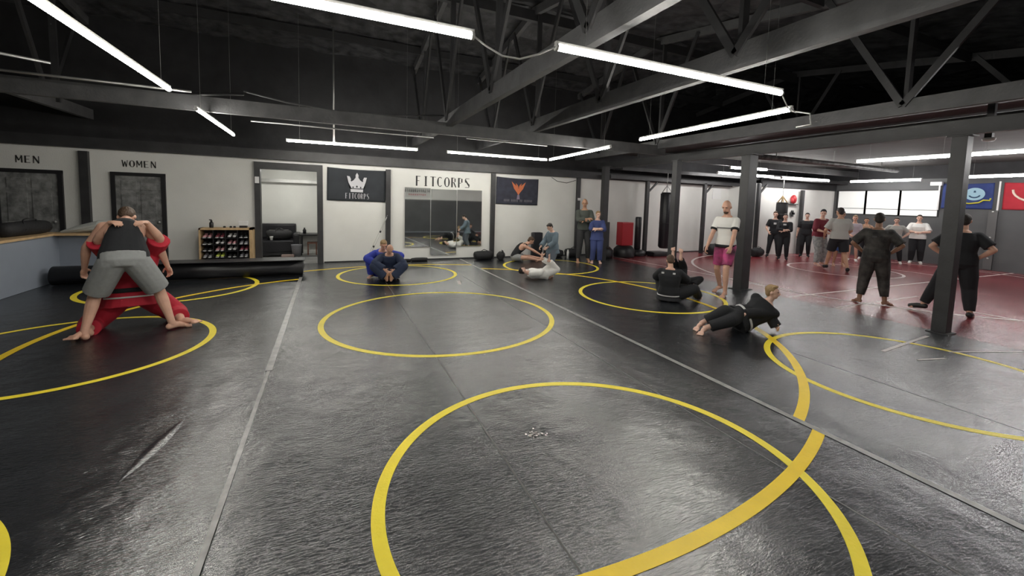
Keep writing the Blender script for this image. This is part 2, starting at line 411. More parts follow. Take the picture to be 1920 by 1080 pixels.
#R
def roofz(y): return 3.9+(y+3.3)*(1.8/11.5) if y < 8.2 else 5.7-(y-8.2)*(1.3/8.1)
def truss(label, x, z, h, m=M_BEAM, nodes=(0.8, 3.2, 5.6, 8.0, 10.4)):
    t = thing('roof_truss', label, 'roof truss', (x, 0, 0))
    b = nb(); box(b, -.045, .045, -3.2, 11.7, z, z+h); link('bottom_chord', b, m, t)
    b = nb(); bar(b, (0, -3.2, roofz(-3.2)-.12), (0, 8.2, roofz(8.2)-.12), .09, .16); link('top_chord', b, m, t)
    b = nb(); bar(b, (0, 8.2, roofz(8.2)-.12), (0, 11.7, roofz(11.7)-.12), .09, .16); link('top_chord', b, m, t)
    for i, y in enumerate(nodes):
        b = nb(); bar(b, (.05, y, z+h*.5), (.05, y, roofz(y)-.1), .05, .09); link('web_post', b, M_POST, t)
        for dy in (-1.1, 1.1):
            b = nb(); bar(b, (-.05, y, z+h*.6), (-.05, y+dy, roofz(y+dy)-.12), .04, .09); link('web_brace', b, M_POST, t)
    return t
truss('grey roof truss over the middle of the near circle, left of the long lamp', 2.07, 3.05, 0.22)
truss('grey roof truss with the broad chord crossing the top right of the room', 3.86, 3.12, 0.26)
truss('dark roof truss just left of the column row', 7.15, 3.04, 0.2, M_BEAM, (3.2, 8.0, 10.4))
truss('dark roof truss at the far left over the restroom doors', -4.35, 3.08, 0.2)
truss('dark roof truss over the red mat', 12.2, 3.46, 0.2, M_POST, (3.2, 8.0))
beam('roof_purlin', 'dark purlin under the roof ridge', (-8, 8.1, 5.45), (18.6, 8.1, 5.45), .1, .2, M_POST)
for i, (y, lab) in enumerate(((-1.0, 'dark purlin nearest the camera under the roof'), (1.6, 'dark purlin under the roof, second from the camera'),
                 (4.4, 'dark purlin under the roof over the middle circle'), (10.6, 'dark purlin under the rear roof slope'))):
    beam('roof_purlin', lab, (-8, y, roofz(y)-.12), (18.6, y, roofz(y)-.12), .08, .16, M_POST)

# ------------------------------------------------------------ tube lamps
def lamp(label, a, c, z, m=M_TUBE, r=0.022, top=None, group='tube lamps hung in a rectangle'):
    a = Vector((*a, z)); c = Vector((*c, z)); mid = (a+c)/2; L = (c-a).length; ang = math.atan2(c.y-a.y, c.x-a.x)
    t = thing('tube_lamp', label, 'lamp', mid, ang, group)
    b = nb(); tube(b, [(-L/2+.02, 0, 0), (L/2-.02, 0, 0)], r, 10); link('lit_tube', b, m, t, True)
    b = nb(); box(b, -L/2, L/2, -.016, .016, r*.9, r*.9+.022, bev=.004); link('housing', b, M_WHITEPL, t)
    for s in (-1, 1):
        b = nb(); tube(b, [(s*(L/2-.02), 0, 0), (s*L/2, 0, 0)], r*1.15, 10); link('end_cap', b, M_WHITEPL, t)
        zt = top if top else roofz(mid.y)-z+.03
        b = nb(); tube(b, [(s*(L/2-.25), 0, r), (s*(L/2-.25), 0, zt)], .0016, 6); link('hanging_wire', b, M_STEEL, t)
    return t
lamp('long lit tube lamp at the top left, running away over the restroom doors', (-1.57, 3.45), (-1.57, 5.99), 2.8)
lamp('short looking lit tube lamp beyond the tie beam at the left', (-1.60, 7.15), (-1.64, 9.92), 2.8)
lamp('lit tube lamp cut off by the top edge, left of the drooping cord', (-1.5, 2.85), (0.90, 2.85), 2.8)
LA = lamp('lit tube lamp at the top centre, right of the drooping cord', (1.47, 2.75), (3.92, 2.73), 2.8)
LB = lamp('lit tube lamp on the right side of the rectangle, nearer of the two', (4.63, 3.09), (4.79, 5.81), 2.8)
lamp('lit tube lamp on the right side of the rectangle, farther of the two', (4.95, 6.85), (5.26, 9.93), 2.8)
lamp('lit tube lamp over the black crown banner', (-0.78, 10.16), (1.87, 9.98), 2.8)
lamp('lit tube lamp over the mirrors', (2.54, 9.97), (5.21, 9.99), 2.8)
g2 = 'tube lamps over the red mat'
lamp('cool lit tube lamp left of the nearest column', (10.58, 5.51), (10.60, 3.80), 2.8, M_TUBEC, .03, .5, g2)
lamp('cool lit tube lamp right of the nearest column, upper one', (10.6, 3.72), (10.6, 1.2), 2.8, M_TUBEC, .03, .5, g2)
lamp('cool lit tube lamp over the frosted windows', (17.6, 9.3), (17.5, 7.15), 2.8, M_TUBEC, .035, .5, g2)
lamp('cool lit tube lamp over the blue and red flags', (16.8, 5.95), (16.6, 2.6), 2.8, M_TUBEC, .035, .5, g2)
lamp('cool lit tube lamp behind the thick column', (11.3, 9.83), (13.93, 9.77), 2.8, M_TUBEC, .035, .5, g2)
lamp('cool lit tube lamp over the group in black shirts', (14.31, 9.74), (16.7, 9.54), 2.8, M_TUBEC, .035, .5, g2)
lamp('cool lit tube lamp peeking out beside the top of the thick column', (10.0, 8.3), (11.25, 8.1), 2.8, M_TUBEC, .03, .5, g2)
# unseen fill lamps, added behind the viewer and past the right edge
for i, (a, c) in enumerate((((-1.57, 0.6), (-1.57, -2.0)), ((4.6, 0.4), (4.6, -2.2)), ((14.0, 1.5), (14.0, -1.2)))):
    lamp(('added fill tube lamp behind the viewer at the left', 'added fill tube lamp behind the viewer at the right', 'added fill tube lamp over the red mat, beyond the right edge')[i], a, c, 2.8, M_TUBEC if i == 2 else M_TUBE, .02, .5 if i == 2 else None, 'added fill lamps out of view')
# room light in the back room
t = thing('ceiling_light', 'ceiling light inside the back room', 'lamp', (-0.9, 13.3, 2.45))
b = nb(); box(b, -.5, .5, -.1, .1, -.05, 0, bev=.01); link('diffuser', b, mat('lit_room_diffuser', (1, 1, 1), .5, emit=(1, .98, .92), estr=14), t)
# cord between lamps, smoke detector, conduits
def lamp_part(nm, pts, r, L_):
    b = nb(); M = (Matrix.Translation(L_.location) @ L_.rotation_euler.to_matrix().to_4x4()).inverted()
    tube(b, [M @ Vector(p) for p in pts], r, 8); link(nm, b, M_WHITEPL, L_, True)
lamp_part('lamp_cord', [(0.90, 2.85, 2.8), (0.98, 2.84, 2.75), (1.1, 2.83, 2.70), (1.22, 2.8, 2.69), (1.36, 2.77, 2.74), (1.47, 2.75, 2.8)], .007, LA)
lamp_part('lamp_cord', [(3.92, 2.73, 2.79), (4.2, 2.85, 2.72), (4.55, 3.0, 2.74), (4.66, 3.1, 2.8)], .006, LB)
lamp_part('plug_cord', [(4.66, 3.12, 2.79), (4.72, 2.95, 2.74), (4.72, 2.93, 2.62), (4.66, 3.05, 2.6)], .008, LB)
b = nb(); lathe(b, [(0.02, -.05), (.06, -.045), (.075, -.02), (.075, 0)], (8.9, 2.9, 2.85)); tag(link('smoke_detector', b, M_WHITEPL, None, True), 'round white smoke detector right of the nearest column top', 'detector')
beam('detector_block', 'small dark block holding the smoke detector', (8.9, 2.9, 2.85), (8.9, 2.9, 3.36), .08, .08, M_POST)
def pipe(name, label, cat, pts, r, m=M_STEEL):
    b = nb(); tube(b, pts, r, 10); return tag(link(name, b, m, None, True), label, cat)
pipe('steel_conduit', 'thin steel conduit running over the crown banner lamp', 'pipe', [(-1.3, 9.5, 3.037), (2.12, 9.5, 3.037)], .014)
pipe('steel_conduit', 'thin steel conduit over the lamp by the mirrors', 'pipe', [(2.9, 9.6, 3.107), (5.0, 9.6, 3.107)], .014)
pipe('steel_conduit', 'pale conduit at the left edge under the roof', 'pipe', [(-4.2, 6.2, 3.14), (-2.93, 7.0, 3.14)], .016)
pipe('steel_conduit', 'pale conduit left of the long lamp end', 'pipe', [(-4.4, 7.35, 3.065), (-1.7, 7.4, 3.065)], .016)
pipe('steel_conduit', 'upright pale conduit dropping to the crown banner lamp', 'pipe', [(0.12, 10.05, 2.84), (0.12, 10.05, 5.2)], .018, M_STEEL)
pipe('power_cable', 'sagging black cable bundle on the left truss', 'cable', [(-4.0, 8.3, 3.2), (-3.0, 8.25, 3.10), (-2.0, 8.2, 3.16), (-1.2, 8.15, 3.25)], .02, M_BLACKPL)
pipe('power_cable', 'sagging grey cable over the tie beam', 'cable', [(-1.2, 8.15, 3.3), (-0.6, 8.15, 3.2), (0.2, 8.15, 3.14), (1.1, 8.15, 3.18), (2.0, 8.15, 3.28)], .015, M_BEAM)
duct = pipe('air_duct', 'silver wrapped duct over the far lamps', 'duct', [(9.6, 7.2, 2.98), (15.6, 7.0, 2.98)], .07, mat('foil_wrap', (.16, .16, .155), .4, .4, noise=.5, nscale=8, bump=.8, bscale=9))
for x_ in (10.2, 12.6, 15.0):
    b = nb(); bar(b, (x_, 7.12, 3.0), (x_, 7.12, 3.348), .03, .006); link('duct_strap', b, M_STEEL, duct)
beam('fitting_box', 'white exit light box above the blue flag', (18.62, 7.35, 2.72), (18.62, 7.05, 2.72), .12, .12, M_WHITEPL)

# ------------------------------------------------------------ lettering
GL = {   # strokes x0,y0,x1,y1,width on a 0..1 cell
 'F': [(.2, 0, .2, 1, .26), (.1, .96, .8, .96, .08), (.2, .52, .62, .52, .08)],
 'I': [(.5, 0, .5, 1, .26), (.25, .97, .75, .97, .06), (.25, .03, .75, .03, .06)],
 'T': [(.5, 0, .5, 1, .26), (.05, .96, .95, .96, .08)],
 'C': 'arc', 'O': 'oval',
 'R': [(.2, 0, .2, 1, .26), (.1, .96, .6, .96, .08), (.1, .5, .6, .5, .08), (.7, .55, .7, .92, .18), (.5, .5, .85, 0, .18)],
 'P': [(.2, 0, .2, 1, .26), (.1, .96, .6, .96, .08), (.1, .46, .6, .46, .08), (.72, .52, .72, .92, .2)],
 'S': [(.2, .55, .2, .92, .16), (.2, .96, .85, .96, .08), (.15, .8, .85, .2, .24), (.8, .08, .8, .4, .16), (.12, .04, .8, .04, .08)],
 'M': [(.12, 0, .12, 1, .14), (.88, 0, .88, 1, .2), (.12, 1, .5, .3, .2), (.5, .3, .88, 1, .1)],
 'E': [(.2, 0, .2, 1, .24), (.1, .95, .85, .95, .1), (.2, .5, .7, .5, .1), (.1, .05, .85, .05, .1)],
 'N': [(.15, 0, .15, 1, .12), (.85, 0, .85, 1, .12), (.15, 1, .85, 0, .24)],
 'W': [(.08, 1, .28, 0, .16), (.28, 0, .5, .8, .1), (.5, .8, .72, 0, .16), (.72, 0, .92, 1, .1)],
}
def text_mesh(b, s, o, ux, uz, un, cw, ch, gap=.15, t=.004):
    x = 0
    for c in s:
        g = GL.get(c)
        if c == ' ' or g is None: x += cw*(.6+gap); continue
        if g in ('arc', 'oval'):
            n = 18; a0, a1 = (.9, 5.4) if g == 'arc' else (0, 2*PI)
            for k in range(n):
                q = []
                for tt, rr in ((k, 1), (k+1, 1), (k+1, 0), (k, 0)):
                    an = a0+(a1-a0)*tt/n; wv = .06+.2*abs(math.cos(an))
                    rx = .48-(0 if rr else wv); ry = .5-(0 if rr else .07)
                    q.append((x+cw*(.5+rx*math.cos(an)), ch*(.5+ry*math.sin(an))))
                poly_prism(b, q, o, ux, uz, un, t)
        else:
            for (x0, y0, x1, y1, w) in g:
                dx, dy = (x1-x0)*cw, (y1-y0)*ch; L = math.hypot(dx, dy) or 1
                nx, ny = -dy/L*w*cw/2, dx/L*w*cw/2
                q = [(x+x0*cw+nx, y0*ch+ny), (x+x0*cw-nx, y0*ch-ny), (x+x1*cw-nx, y1*ch-ny), (x+x1*cw+nx, y1*ch+ny)]
                poly_prism(b, q, o, ux, uz, un, t)
        x += cw*(1+gap)
UX, UZ, UN = Vector((1, 0, 0)), Vector((0, 0, 1)), Vector((0, -1, 0))
for s, x, z, cw, ch, lab in (('MEN', -5.50, 2.15, .105, .14, 'small black MEN lettering over the left restroom door'),
                        ('WOMEN', -3.92, 2.165, .102, .14, 'small black WOMEN lettering over the right restroom door'),
                        ('FITCORPS', 2.14, 2.03, .17, .27, 'large black FITCORPS lettering above the mirrors')):
    b = nb(); text_mesh(b, s, Vector((x, WY, z)), UX, UZ, UN, cw, ch, .15, .006)
    tag(link('wall_lettering', b, M_INK), lab, 'sign')

# ------------------------------------------------------------ mirrors and banners
for i, (x0, x1, z0, z1, lab) in enumerate(((1.86, 2.555, .37, 1.98, 'leftmost of the three tall wall mirrors'),
        (2.56, 3.295, .13, 1.96, 'middle wall mirror, reaching lowest to the floor'), (3.30, 4.04, .37, 1.97, 'rightmost of the three tall wall mirrors'))):
    t = thing('wall_mirror', lab, 'mirror', ((x0+x1)/2, WY-.012, z0), 0, 'mirrors on the white wall'); w = (x1-x0)/2; h = z1-z0
    t.rotation_euler = (math.radians(-0.75), 0, 0)
    t.location.y = WY-.012-(.022)
    b = nb(); box(b, -w, w, -.006, 0, 0, h); link('mirror_pane', b, M_MIRROR, t)
    b = nb(); box(b, -w, -w+.006, -.008, .001, 0, h); box(b, w-.006, w, -.008, .001, 0, h); link('mirror_edge', b, M_STEEL, t)
def cloth_panel(name, w, h, m, t, un, ux, amp=.012, seed=1):
    """hanging cloth with soft folds; local origin at lower left"""
    b = nb(); nx, nz = 28, 16; rnd = random.Random(seed); ph = [rnd.uniform(0, 6) for _ in range(4)]
    def off(u, v): return amp*(math.sin(7*u+3*v+ph[0])*.6+math.sin(13*u-8*v+ph[1])*.4)*(1-.6*v)
    g = [[b.verts.new(ux*(w*i/nx)+Vector((0, 0, h*j/nz-.02*math.sin(PI*i/nx)*(1 if j == nz else 0)))+un*(.02+off(i/nx, j/nz))) for i in range(nx+1)] for j in range(nz+1)]
    for j in range(nz):
        for i in range(nx): b.faces.new((g[j][i], g[j][i+1], g[j+1][i+1], g[j+1][i]))
    o = link(name, b, m, t, True)
    md = o.modifiers.new('thick', 'SOLIDIFY'); md.thickness = .004
    return o
# crown banner
t = thing('wall_banner', 'black banner with a pale crown and lettering on the white wall', 'banner', (-.03, WY-.01, 1.58))
t.rotation_euler = (0, math.radians(0.8), 0)
cloth_panel('banner_cloth', 1.39, .82, M_BANNER_BLK, t, UN, UX, seed=2)
b = nb(); O = Vector((.69, -.045, .26))
crown = [(-.15, 0), (-.17, .07), (-.20, .20), (-.235, .37), (-.17, .36), (-.12, .24), (-.08, .27), (-.03, .34), (-.035, .40), (0, .46), (.035, .40), (.03, .34), (.08, .27), (.12, .24), (.17, .35), (.235, .35), (.20, .20), (.17, .07), (.15, 0)]
for i in range(len(crown)-1):   # fan of quads down to the band line
    (x0, y0), (x1, y1) = crown[i], crown[i+1]
    if abs(x1-x0) < .002: continue
    yb = .065
    if min(y0, y1) < yb: continue
    poly_prism(b, [(x0*.75, yb), (x1*.75, yb), (x1, y1), (x0, y0)] if x1 > x0 else [(x1*.75, yb), (x0*.75, yb), (x0, y0), (x1, y1)], O, UX, UZ, UN, .003)
poly_prism(b, [(-.145, -.03), (.145, -.03), (.15, .045), (-.15, .045)], O, UX, UZ, UN, .003)
link('crown_emblem', b, M_PALE, t)
b = nb()
for x, y, r in ((-.09, .09, .018), (.09, .09, .018), (0, .11, .022), (-.13, .26, .02), (.13, .26, .02)):
    poly_prism(b, [(x+r*math.cos(a*PI/3), y+r*1.3*math.sin(a*PI/3)) for a in range(6)], O-Vector((0, .0035, 0)), UX, UZ, UN, .001)
link('crown_hole', b, M_BANNER_BLK, t)
b = nb(); text_mesh(b, 'FITCORPS', Vector((.42, -.045, .06)), UX, UZ, UN, .062, .14, .17, .003); link('banner_lettering', b, M_PALE, t)
# bird banner
t = thing('wall_banner', 'dark navy banner with an orange winged emblem on the white wall', 'banner', (4.47, WY-.01, 1.60))
t.rotation_euler = (0, math.radians(.6), 0)
cloth_panel('banner_cloth', 1.37, .80, mat('navy_banner_cloth', (.035, .037, .055), .85, noise=.2), t, UN, UX, seed=5)
M_ORANGE = mat('orange_print', (.55, .16, .07), .8); M_MAUVE = mat('mauve_print', (.25, .2, .27), .8)
O = Vector((.70, -.045, .28)); b = nb()
for s in (-1, 1):
    poly_prism(b, [(s*.0, .0), (s*.05, .08), (s*.15, .20), (s*.23, .40), (s*.13, .32), (s*.05, .26), (0, .2)][::s], O, UX, UZ, UN, .003)
    poly_prism(b, [(s*.06, .24), (s*.10, .36), (s*.03, .30), (0, .22)][::s], O-Vector((0, .001, 0)), UX, UZ, UN, .003)
link('bird_emblem', b, M_ORANGE, t)
b = nb(); poly_prism(b, [(-.05, -.12), (.05, -.12), (.03, .02), (-.03, .02)], O, UX, UZ, UN, .003); link('bird_tail', b, M_MAUVE, t)
b = nb(); rnd = random.Random(9)
for i in range(20):
    if i in (4, 10, 13): continue
    x = -.46+i*.047
    for k in range(2):
        xx = x+k*.016; poly_prism(b, [(xx, -.20+rnd.uniform(0, .02)), (xx+.01, -.20), (xx+.012, -.12), (xx+.002, -.12-rnd.uniform(0, .02))], O, UX, UZ, UN, .003)
    poly_prism(b, [(x, -.17), (x+.03, -.165), (x+.03, -.15), (x, -.155)], O, UX, UZ, UN, .0031)
link('faded_lettering', b, mat('faint_print', (.16, .15, .17), .8), t)
# flags on the right wall
UXr, UNr = Vector((0, -1, 0)), Vector((-1, 0, 0))
t = thing('wall_flag', 'blue flag with a round pale emblem behind the nearest column', 'flag', (18.69, 7.05, 1.9))
cloth_panel('flag_cloth', 1.22, .82, mat('blue_flag_cloth', (.025, .045, .17), .8, noise=.1), t, UNr, UXr, seed=4)
O = Vector((-.05, -.80, .42)); b = nb()
poly_prism(b, [(.24*math.cos(a*PI/16), .05+.2*math.sin(a*PI/16)) for a in range(32)], O, UXr, UZ, UNr, .003); link('seal_emblem', b, mat('pale_blue_print', (.32, .5, .6), .8), t)
b = nb()
for i in range(9):
    a0, a1 = PI+.35+i*.28, PI+.35+(i+1)*.28
    poly_prism(b, [(.15*math.cos(a0), .04+.12*math.sin(a0)), (.15*math.cos(a1), .04+.12*math.sin(a1)), (.11*math.cos(a1), .04+.08*math.sin(a1)), (.11*math.cos(a0), .04+.08*math.sin(a0))], O-Vector((.004, 0, 0)), UXr, UZ, UNr, .002)
poly_prism(b, [(-.03, .1), (.03, .1), (.02, .16), (-.02, .16)], O-Vector((.004, 0, 0)), UXr, UZ, UNr, .002)
link('seal_drawing', b, mat('navy_print', (.02, .06, .12), .8), t)
b = nb(); tube(b, [O+Vector((-.01, .34, -.22)), O+Vector((-.012, .1, -.25)), O+Vector((-.012, -.12, -.22)), O+Vector((-.012, -.22, -.14)), O+Vector((-.012, -.36, -.15)), O+Vector((-.01, -.38, -.08))], .022, 6)
link('yellow_scroll', b, mat('yellow_print', (.55, .52, .05), .8), t)
t = thing('wall_flag', 'red flag with a pale curved stroke at the right edge', 'flag', (18.69, 5.62, 1.9))
cloth_panel('flag_cloth', 1.25, .82, mat('red_flag_cloth', (.42, .02, .035), .8, noise=.1), t, UNr, UXr, seed=6)
b = nb(); tube(b, [Vector((-.05, -.20-.5*(1-math.cos(a)), .60-.36*math.sin(a))) for a in [k*PI/12 for k in range(13)]], .03, 8); link('curved_stroke', b, mat('cream_print', (.75, .6, .5), .8), t)
for y in (7.12, 5.70):
    tag(boxo('flag_pole', (18.62, 18.66, y-.02, y+.02, 1.84, 2.76), M_WHITEPL), 'white flag pole beside the blue flag' if y > 6 else 'white flag pole beside the red flag', 'pole')
t = thing('wall_strut', 'grey perforated strut fixed to the dark right wall', 'strut', (18.66, 5.78, 0.02))
boxo('strut_rail', (-.04, .02, -.1, .1, 0, 1.85), mat('dull_steel', (.12, .12, .12), .5, .3), t)
for z in (.35, 1.0, 1.8):
    b = nb(); ellip(b, (-.05, 0, z), (.02, .03, .03)); link('strut_bolt', b, M_STEEL, t)
tag(boxo('door_sensor', (-1.54, -1.46, WY-.10, WY-.062, 1.93, 2.08), M_WHITEPL), 'small white sensor box on the black opening frame', 'sensor')
tag(boxo('switch_box', (7.24, 7.32, WY-.13, WY-.091, 1.78, 1.86), M_WHITEPL), 'small white switch box on the black wall post', 'switch')
pipe('wall_cable', 'loose black cable looping along the wall top', 'cable', [(6.3, WY-.03, 2.47), (6.5, WY-.03, 2.36), (6.85, WY-.03, 2.32), (7.18, WY-.03, 2.42)], .008, M_BLACKPL)

# ------------------------------------------------------------ counter, mat roll, shelf
t = thing('front_counter', 'blue grey counter with a pale wood top at the left edge', 'counter', (-4.43, 0, 0.003))
boxo('counter_panel', (-.12, 0, 4.2, 10.6, 0, .83), M_BLUEGREY, t); boxo('return_panel', (-.01, .92, 10.5, 10.6, 0, .83), M_BLUEGREY, t)
b = nb(); box(b, -.75, .03, 4.2, 10.66, .83, .87, bev=.006); box(b, .02, .95, 10.3, 10.66, .83, .87, bev=.006); link('counter_top', b, M_WOOD, t)
b = nb(); R0 = .165
n = 40
prof = []
for k in range(n): prof.append((R0*math.cos(2*PI*k/n), R0*math.sin(2*PI*k/n)))
x0, x1 = -4.3, -.5
v0 = [b.verts.new((x0, 9.98+p[0], R0+p[1])) for p in prof]; v1 = [b.verts.new((x1, 10.12+p[0]*.92, R0*.92+p[1]*.92)) for p in prof]
for k in range(n): b.faces.new((v0[k], v0[(k+1) % n], v1[(k+1) % n], v1[k]))
b.faces.new(v0[::-1]); b.faces.new(v1)
rb = link('rolled_mat', b, mat('black_mat_back', (.012, .012, .014), .35, noise=.2, bump=.1), None, True)
rb.location.z = .003
tag(rb, 'long rolled up black mat lying along the left back of the floor', 'mat')
rb.data.polygons[-1].use_smooth = False; rb.data.polygons[-2].use_smooth = False
b = nb(); pts = []
for k in range(90):
    a = k*.3; r = .02+.13*k/90; pts.append((x1+.004, 10.12+r*math.cos(a), R0*.92+r*math.sin(a)))
tube(b, pts, .004, 5); link('roll_spiral', b, M_BEAM, rb)
b = nb(); box(b, -3.4, -.45, 9.86, 10.35, .329, .345, bev=.006); o = tag(link('folded_mat_edge', b, M_LEATHER), 'flat black mat edge lying on top of the roll', 'mat'); o.rotation_euler = (0, 0, 0)
t = thing('white_cone', 'small white cone in front of the right restroom door', 'cone', (-3.35, 11.3, 0))
b = nb(); lathe(b, [(.2, 0), (.19, .03), (.1, .08), (.09, .3), (.05, .33)], (0, 0, 0)); link('cone_body', b, M_WHITEPL, t, True)

t = thing('shoe_shelf', 'wooden shoe shelf with black compartments against the white wall', 'shelf', (-2.56, WY-.42, 0))
b = nb(); W, D, H = .99, .38, .9
box(b, 0, .03, 0, D, 0, H); box(b, W-.06, W, 0, D, 0, H); box(b, 0, W, 0, D, H-.04, H); box(b, 0, W, 0, D, 0, .1); link('shelf_carcass', b, M_WOOD, t)
boxo('shelf_back', (.03, W-.06, D-.02, D-.005, .1, H-.04), M_BLACKPL, t)
cw = (W-.09)/4; rows = [.10, .245, .39, .535, .68]
b = nb()
for c in range(1, 4): box(b, .03+cw*c-.006, .03+cw*c+.006, .01, D-.02, .1, H-.04)
link('divider', b, M_BLACKPL, t)
for z in rows[1:]:
    boxo('shelf_board', (.03, W-.06, .01, D-.02, z-.012, z), M_BLACKPL, t)
def shoe(m, x, y, z, label, flip):
    b = nb(); s = 1
    ellip(b, (0, .06, .03), (.038, .09, .028)); ellip(b, (0, .17, .04), (.036, .07, .038)); tube(b, [(0, .19, .04), (0, .2, .085)], .032, 10)
    o = link('shoe', b, m, None, True); o.location = (x, y, z+.002)
    b = nb(); tube(b, [(0, -.02, .008), (0, .1, .008), (0, .23, .008)], [.03, .036, .03], 8)
    for v in b.verts: v.co.z = min(.016, max(0, v.co.z))
    link('sole', b, M_WHITEPL if m is not MATS['white_shoe'] else M_BLACKPL, o)
    tag(o, label, 'shoe', 'shoes in the wooden shelf')
sm = {'white': mat('white_shoe', (.7, .68, .68), .6), 'black': mat('black_shoe', (.02, .02, .02), .5), 'pink': mat('pink_shoe', (.6, .3, .33), .6),
      'maroon': mat('maroon_shoe', (.22, .05, .07), .6), 'yellow': mat('neon_yellow_shoe', (.55, .65, .12), .6), 'grey': mat('grey_shoe', (.25, .25, .27), .6)}
plan = {4: ['pink', 'maroon', 'white', 'black'], 3: ['black', 'white', 'pink', 'grey'], 2: ['black', 'pink', 'white', 'maroon'], 1: ['grey', 'yellow', 'black', 'grey'], 0: ['white', 'grey', 'grey', 'white']}
rn = {4: 'top', 3: 'second', 2: 'third', 1: 'fourth', 0: 'bottom'}; cn = ['leftmost', 'second', 'third', 'rightmost']
for r, cs in plan.items():
    for c, k_ in enumerate(cs):
        for sd in (0, 1):
            shoe(sm[k_], -2.56+.03+cw*c+.065+sd*.092, WY-.42+.03, rows[r], '%s %s shoe in the %s column of the %s row of the wooden shelf' % ('left' if sd == 0 else 'right', k_, cn[c], rn[r]), 0)
t = thing('spray_bottle', 'small black bottle on the left of the shoe shelf top', 'bottle', (-2.36, WY-.25, .9))
b = nb(); lathe(b, [(.035, 0), (.04, .02), (.04, .11), (.02, .13)]); link('bottle_body', b, M_BLACKPL, t, True)
b = nb(); lathe(b, [(.018, .13), (.022, .15), (.012, .17)]); box(b, -.04, .01, -.01, .01, .165, .185); link('bottle_cap', b, M_BLACKPL, t)
t = thing('tissue_box', 'white box with a black base on the right of the shoe shelf top', 'box', (-1.76, WY-.25, .9))
boxo('box_base', (-.07, .07, -.06, .06, 0, .05), M_BLACKPL, t); boxo('box_body', (-.09, .09, -.07, .07, .05, .15), M_WHITEPL, t, .01)
for x, lab in ((-2.12, 'small dark puck left of the shelf top centre'), (-2.0, 'small dark puck at the shelf top centre'), (-1.93, 'small dark puck right of the shelf top centre')):
    b = nb(); lathe(b, [(.025, 0), (.025, .03), (.01, .04)], (x, WY-.25, .9)); tag(link('tape_roll', b, M_BLACKPL), lab, 'roll')

def duffel(name, label, loc, rz, L, r, m=M_CLOTHBLK, strap=True):
    t = thing(name, label, 'bag', loc, rz)
    b = nb(); tube(b, [(-L/2, 0, r*.9), (-L*.46, 0, r*.95), (-L*.2, .01, r), (L*.2, -.01, r*1.0), (L*.46, 0, r*.93), (L/2, 0, r*.85)], [r*.55, r*.9, r, r*1.02, r*.88, r*.5], 14)
    for v in b.verts: v.co.z = max(0, v.co.z)
    link('bag_body', b, m, t, True)
    if strap:
        for s in (-1, 1):
            b = nb(); tube(b, [(s*L*.18, -r*.9, r*.8), (s*L*.15, -r*.5, r*2.1), (0, -r*.2, r*2.3)] if s < 0 else [(0, -r*.2, r*2.3), (L*.15, -r*.5, r*2.1), (L*.18, -r*.9, r*.8)], .012, 6); link('bag_handle', b, M_BLACKPL, t, True)
        b = nb(); bar(b, (-L*.4, 0, r*1.98), (L*.4, 0, r*1.98), .012, .006); link('bag_zip', b, M_STEEL, t)
    return t
duffel('gym_bag', 'large black duffel bag lying on the wooden counter top', (-4.62, 10.0, .87), PI/2-.05, 1.05, .125)
duffel('gym_bag', 'black bag on the counter top at the left picture edge', (-4.75, 8.95, .87), PI/2, .5, .08, strap=False)
t = thing('plastic_bag', 'crumpled pale plastic bag on the corner of the counter', 'bag', (-3.95, 10.47, .87))
b = nb(); tube(b, [(-.42, 0, .03), (-.2, 0, .07), (.1, 0, .13), (.3, 0, .13), (.38, 0, .08)], [.015, .06, .1, .09, .03], 12)
rnd = random.Random(4)
for v in b.verts: v.co += Vector((rnd.uniform(-.015, .015),)*3); v.co.z = max(0, v.co.z)
link('bag_body', b, mat('pale_grey_plastic', (.5, .52, .5), .35), t)

# ------------------------------------------------------------ back room furniture
t = thing('sofa', 'black leather sofa in the back room', 'sofa', (-1.35, 13.75, 0))
b = nb(); box(b, -.85, .5, -.35, .4, .08, .42, bev=.04); link('seat', b, M_LEATHER, t)
b = nb(); box(b, -.85, .5, .2, .45, .42, .85, bev=.06); link('backrest', b, M_LEATHER, t)
for x in (-.95, .45):
    b = nb(); box(b, x, x+.16, -.38, .42, .08, .6, bev=.05); link('armrest', b, M_LEATHER, t)
boxo('plinth', (-.9, .58, -.33, .4, 0, .08), M_BLACKPL, t)
duffel('gym_bag', 'black bag heaped on the back room sofa', (-1.25, 13.6, .42), .2, .6, .14)
t = thing('white_cup', 'small white cup on the back room sofa', 'cup', (-1.42, 13.45, .42)); b = nb(); lathe(b, [(.03, 0), (.045, .1), (.045, .11)]); link('cup_body', b, M_WHITEPL, t, True)
t = thing('side_table', 'low dark table with pale front by the back room wall', 'table', (-.35, 13.6, 0))
boxo('table_top', (-.38, .5, -.3, .3, .55, .59), M_BLACKPL, t)
for x in (-.36, .44):
    for y in (-.28, .24): boxo('leg', (x, x+.04, y, y+.04, 0, .55), M_BLACKPL, t)
boxo('back_panel', (-.32, .44, .2, .22, .1, .55), M_WALL, t)
t = thing('wooden_stool', 'small brown stool under the back room table', 'stool', (-.42, 13.45, 0))
boxo('seat', (-.13, .13, -.12, .12, .32, .36), mat('brown_wood', (.16, .06, .035), .5), t, .01)
for x in (-.12, .09):
    for y in (-.1, .07): boxo('leg', (x, x+.03, y, y+.03, 0, .32), MATS['brown_wood'], t)
t = thing('storage_bin', 'grey storage bin between the sofa and the table', 'bin', (-.80, 13.2, 0)); b = nb(); lathe(b, [(.1, 0), (.13, .3), (.135, .32)], n=20); link('bin_body', b, mat('grey_plastic', (.2, .2, .22), .5), t, True)
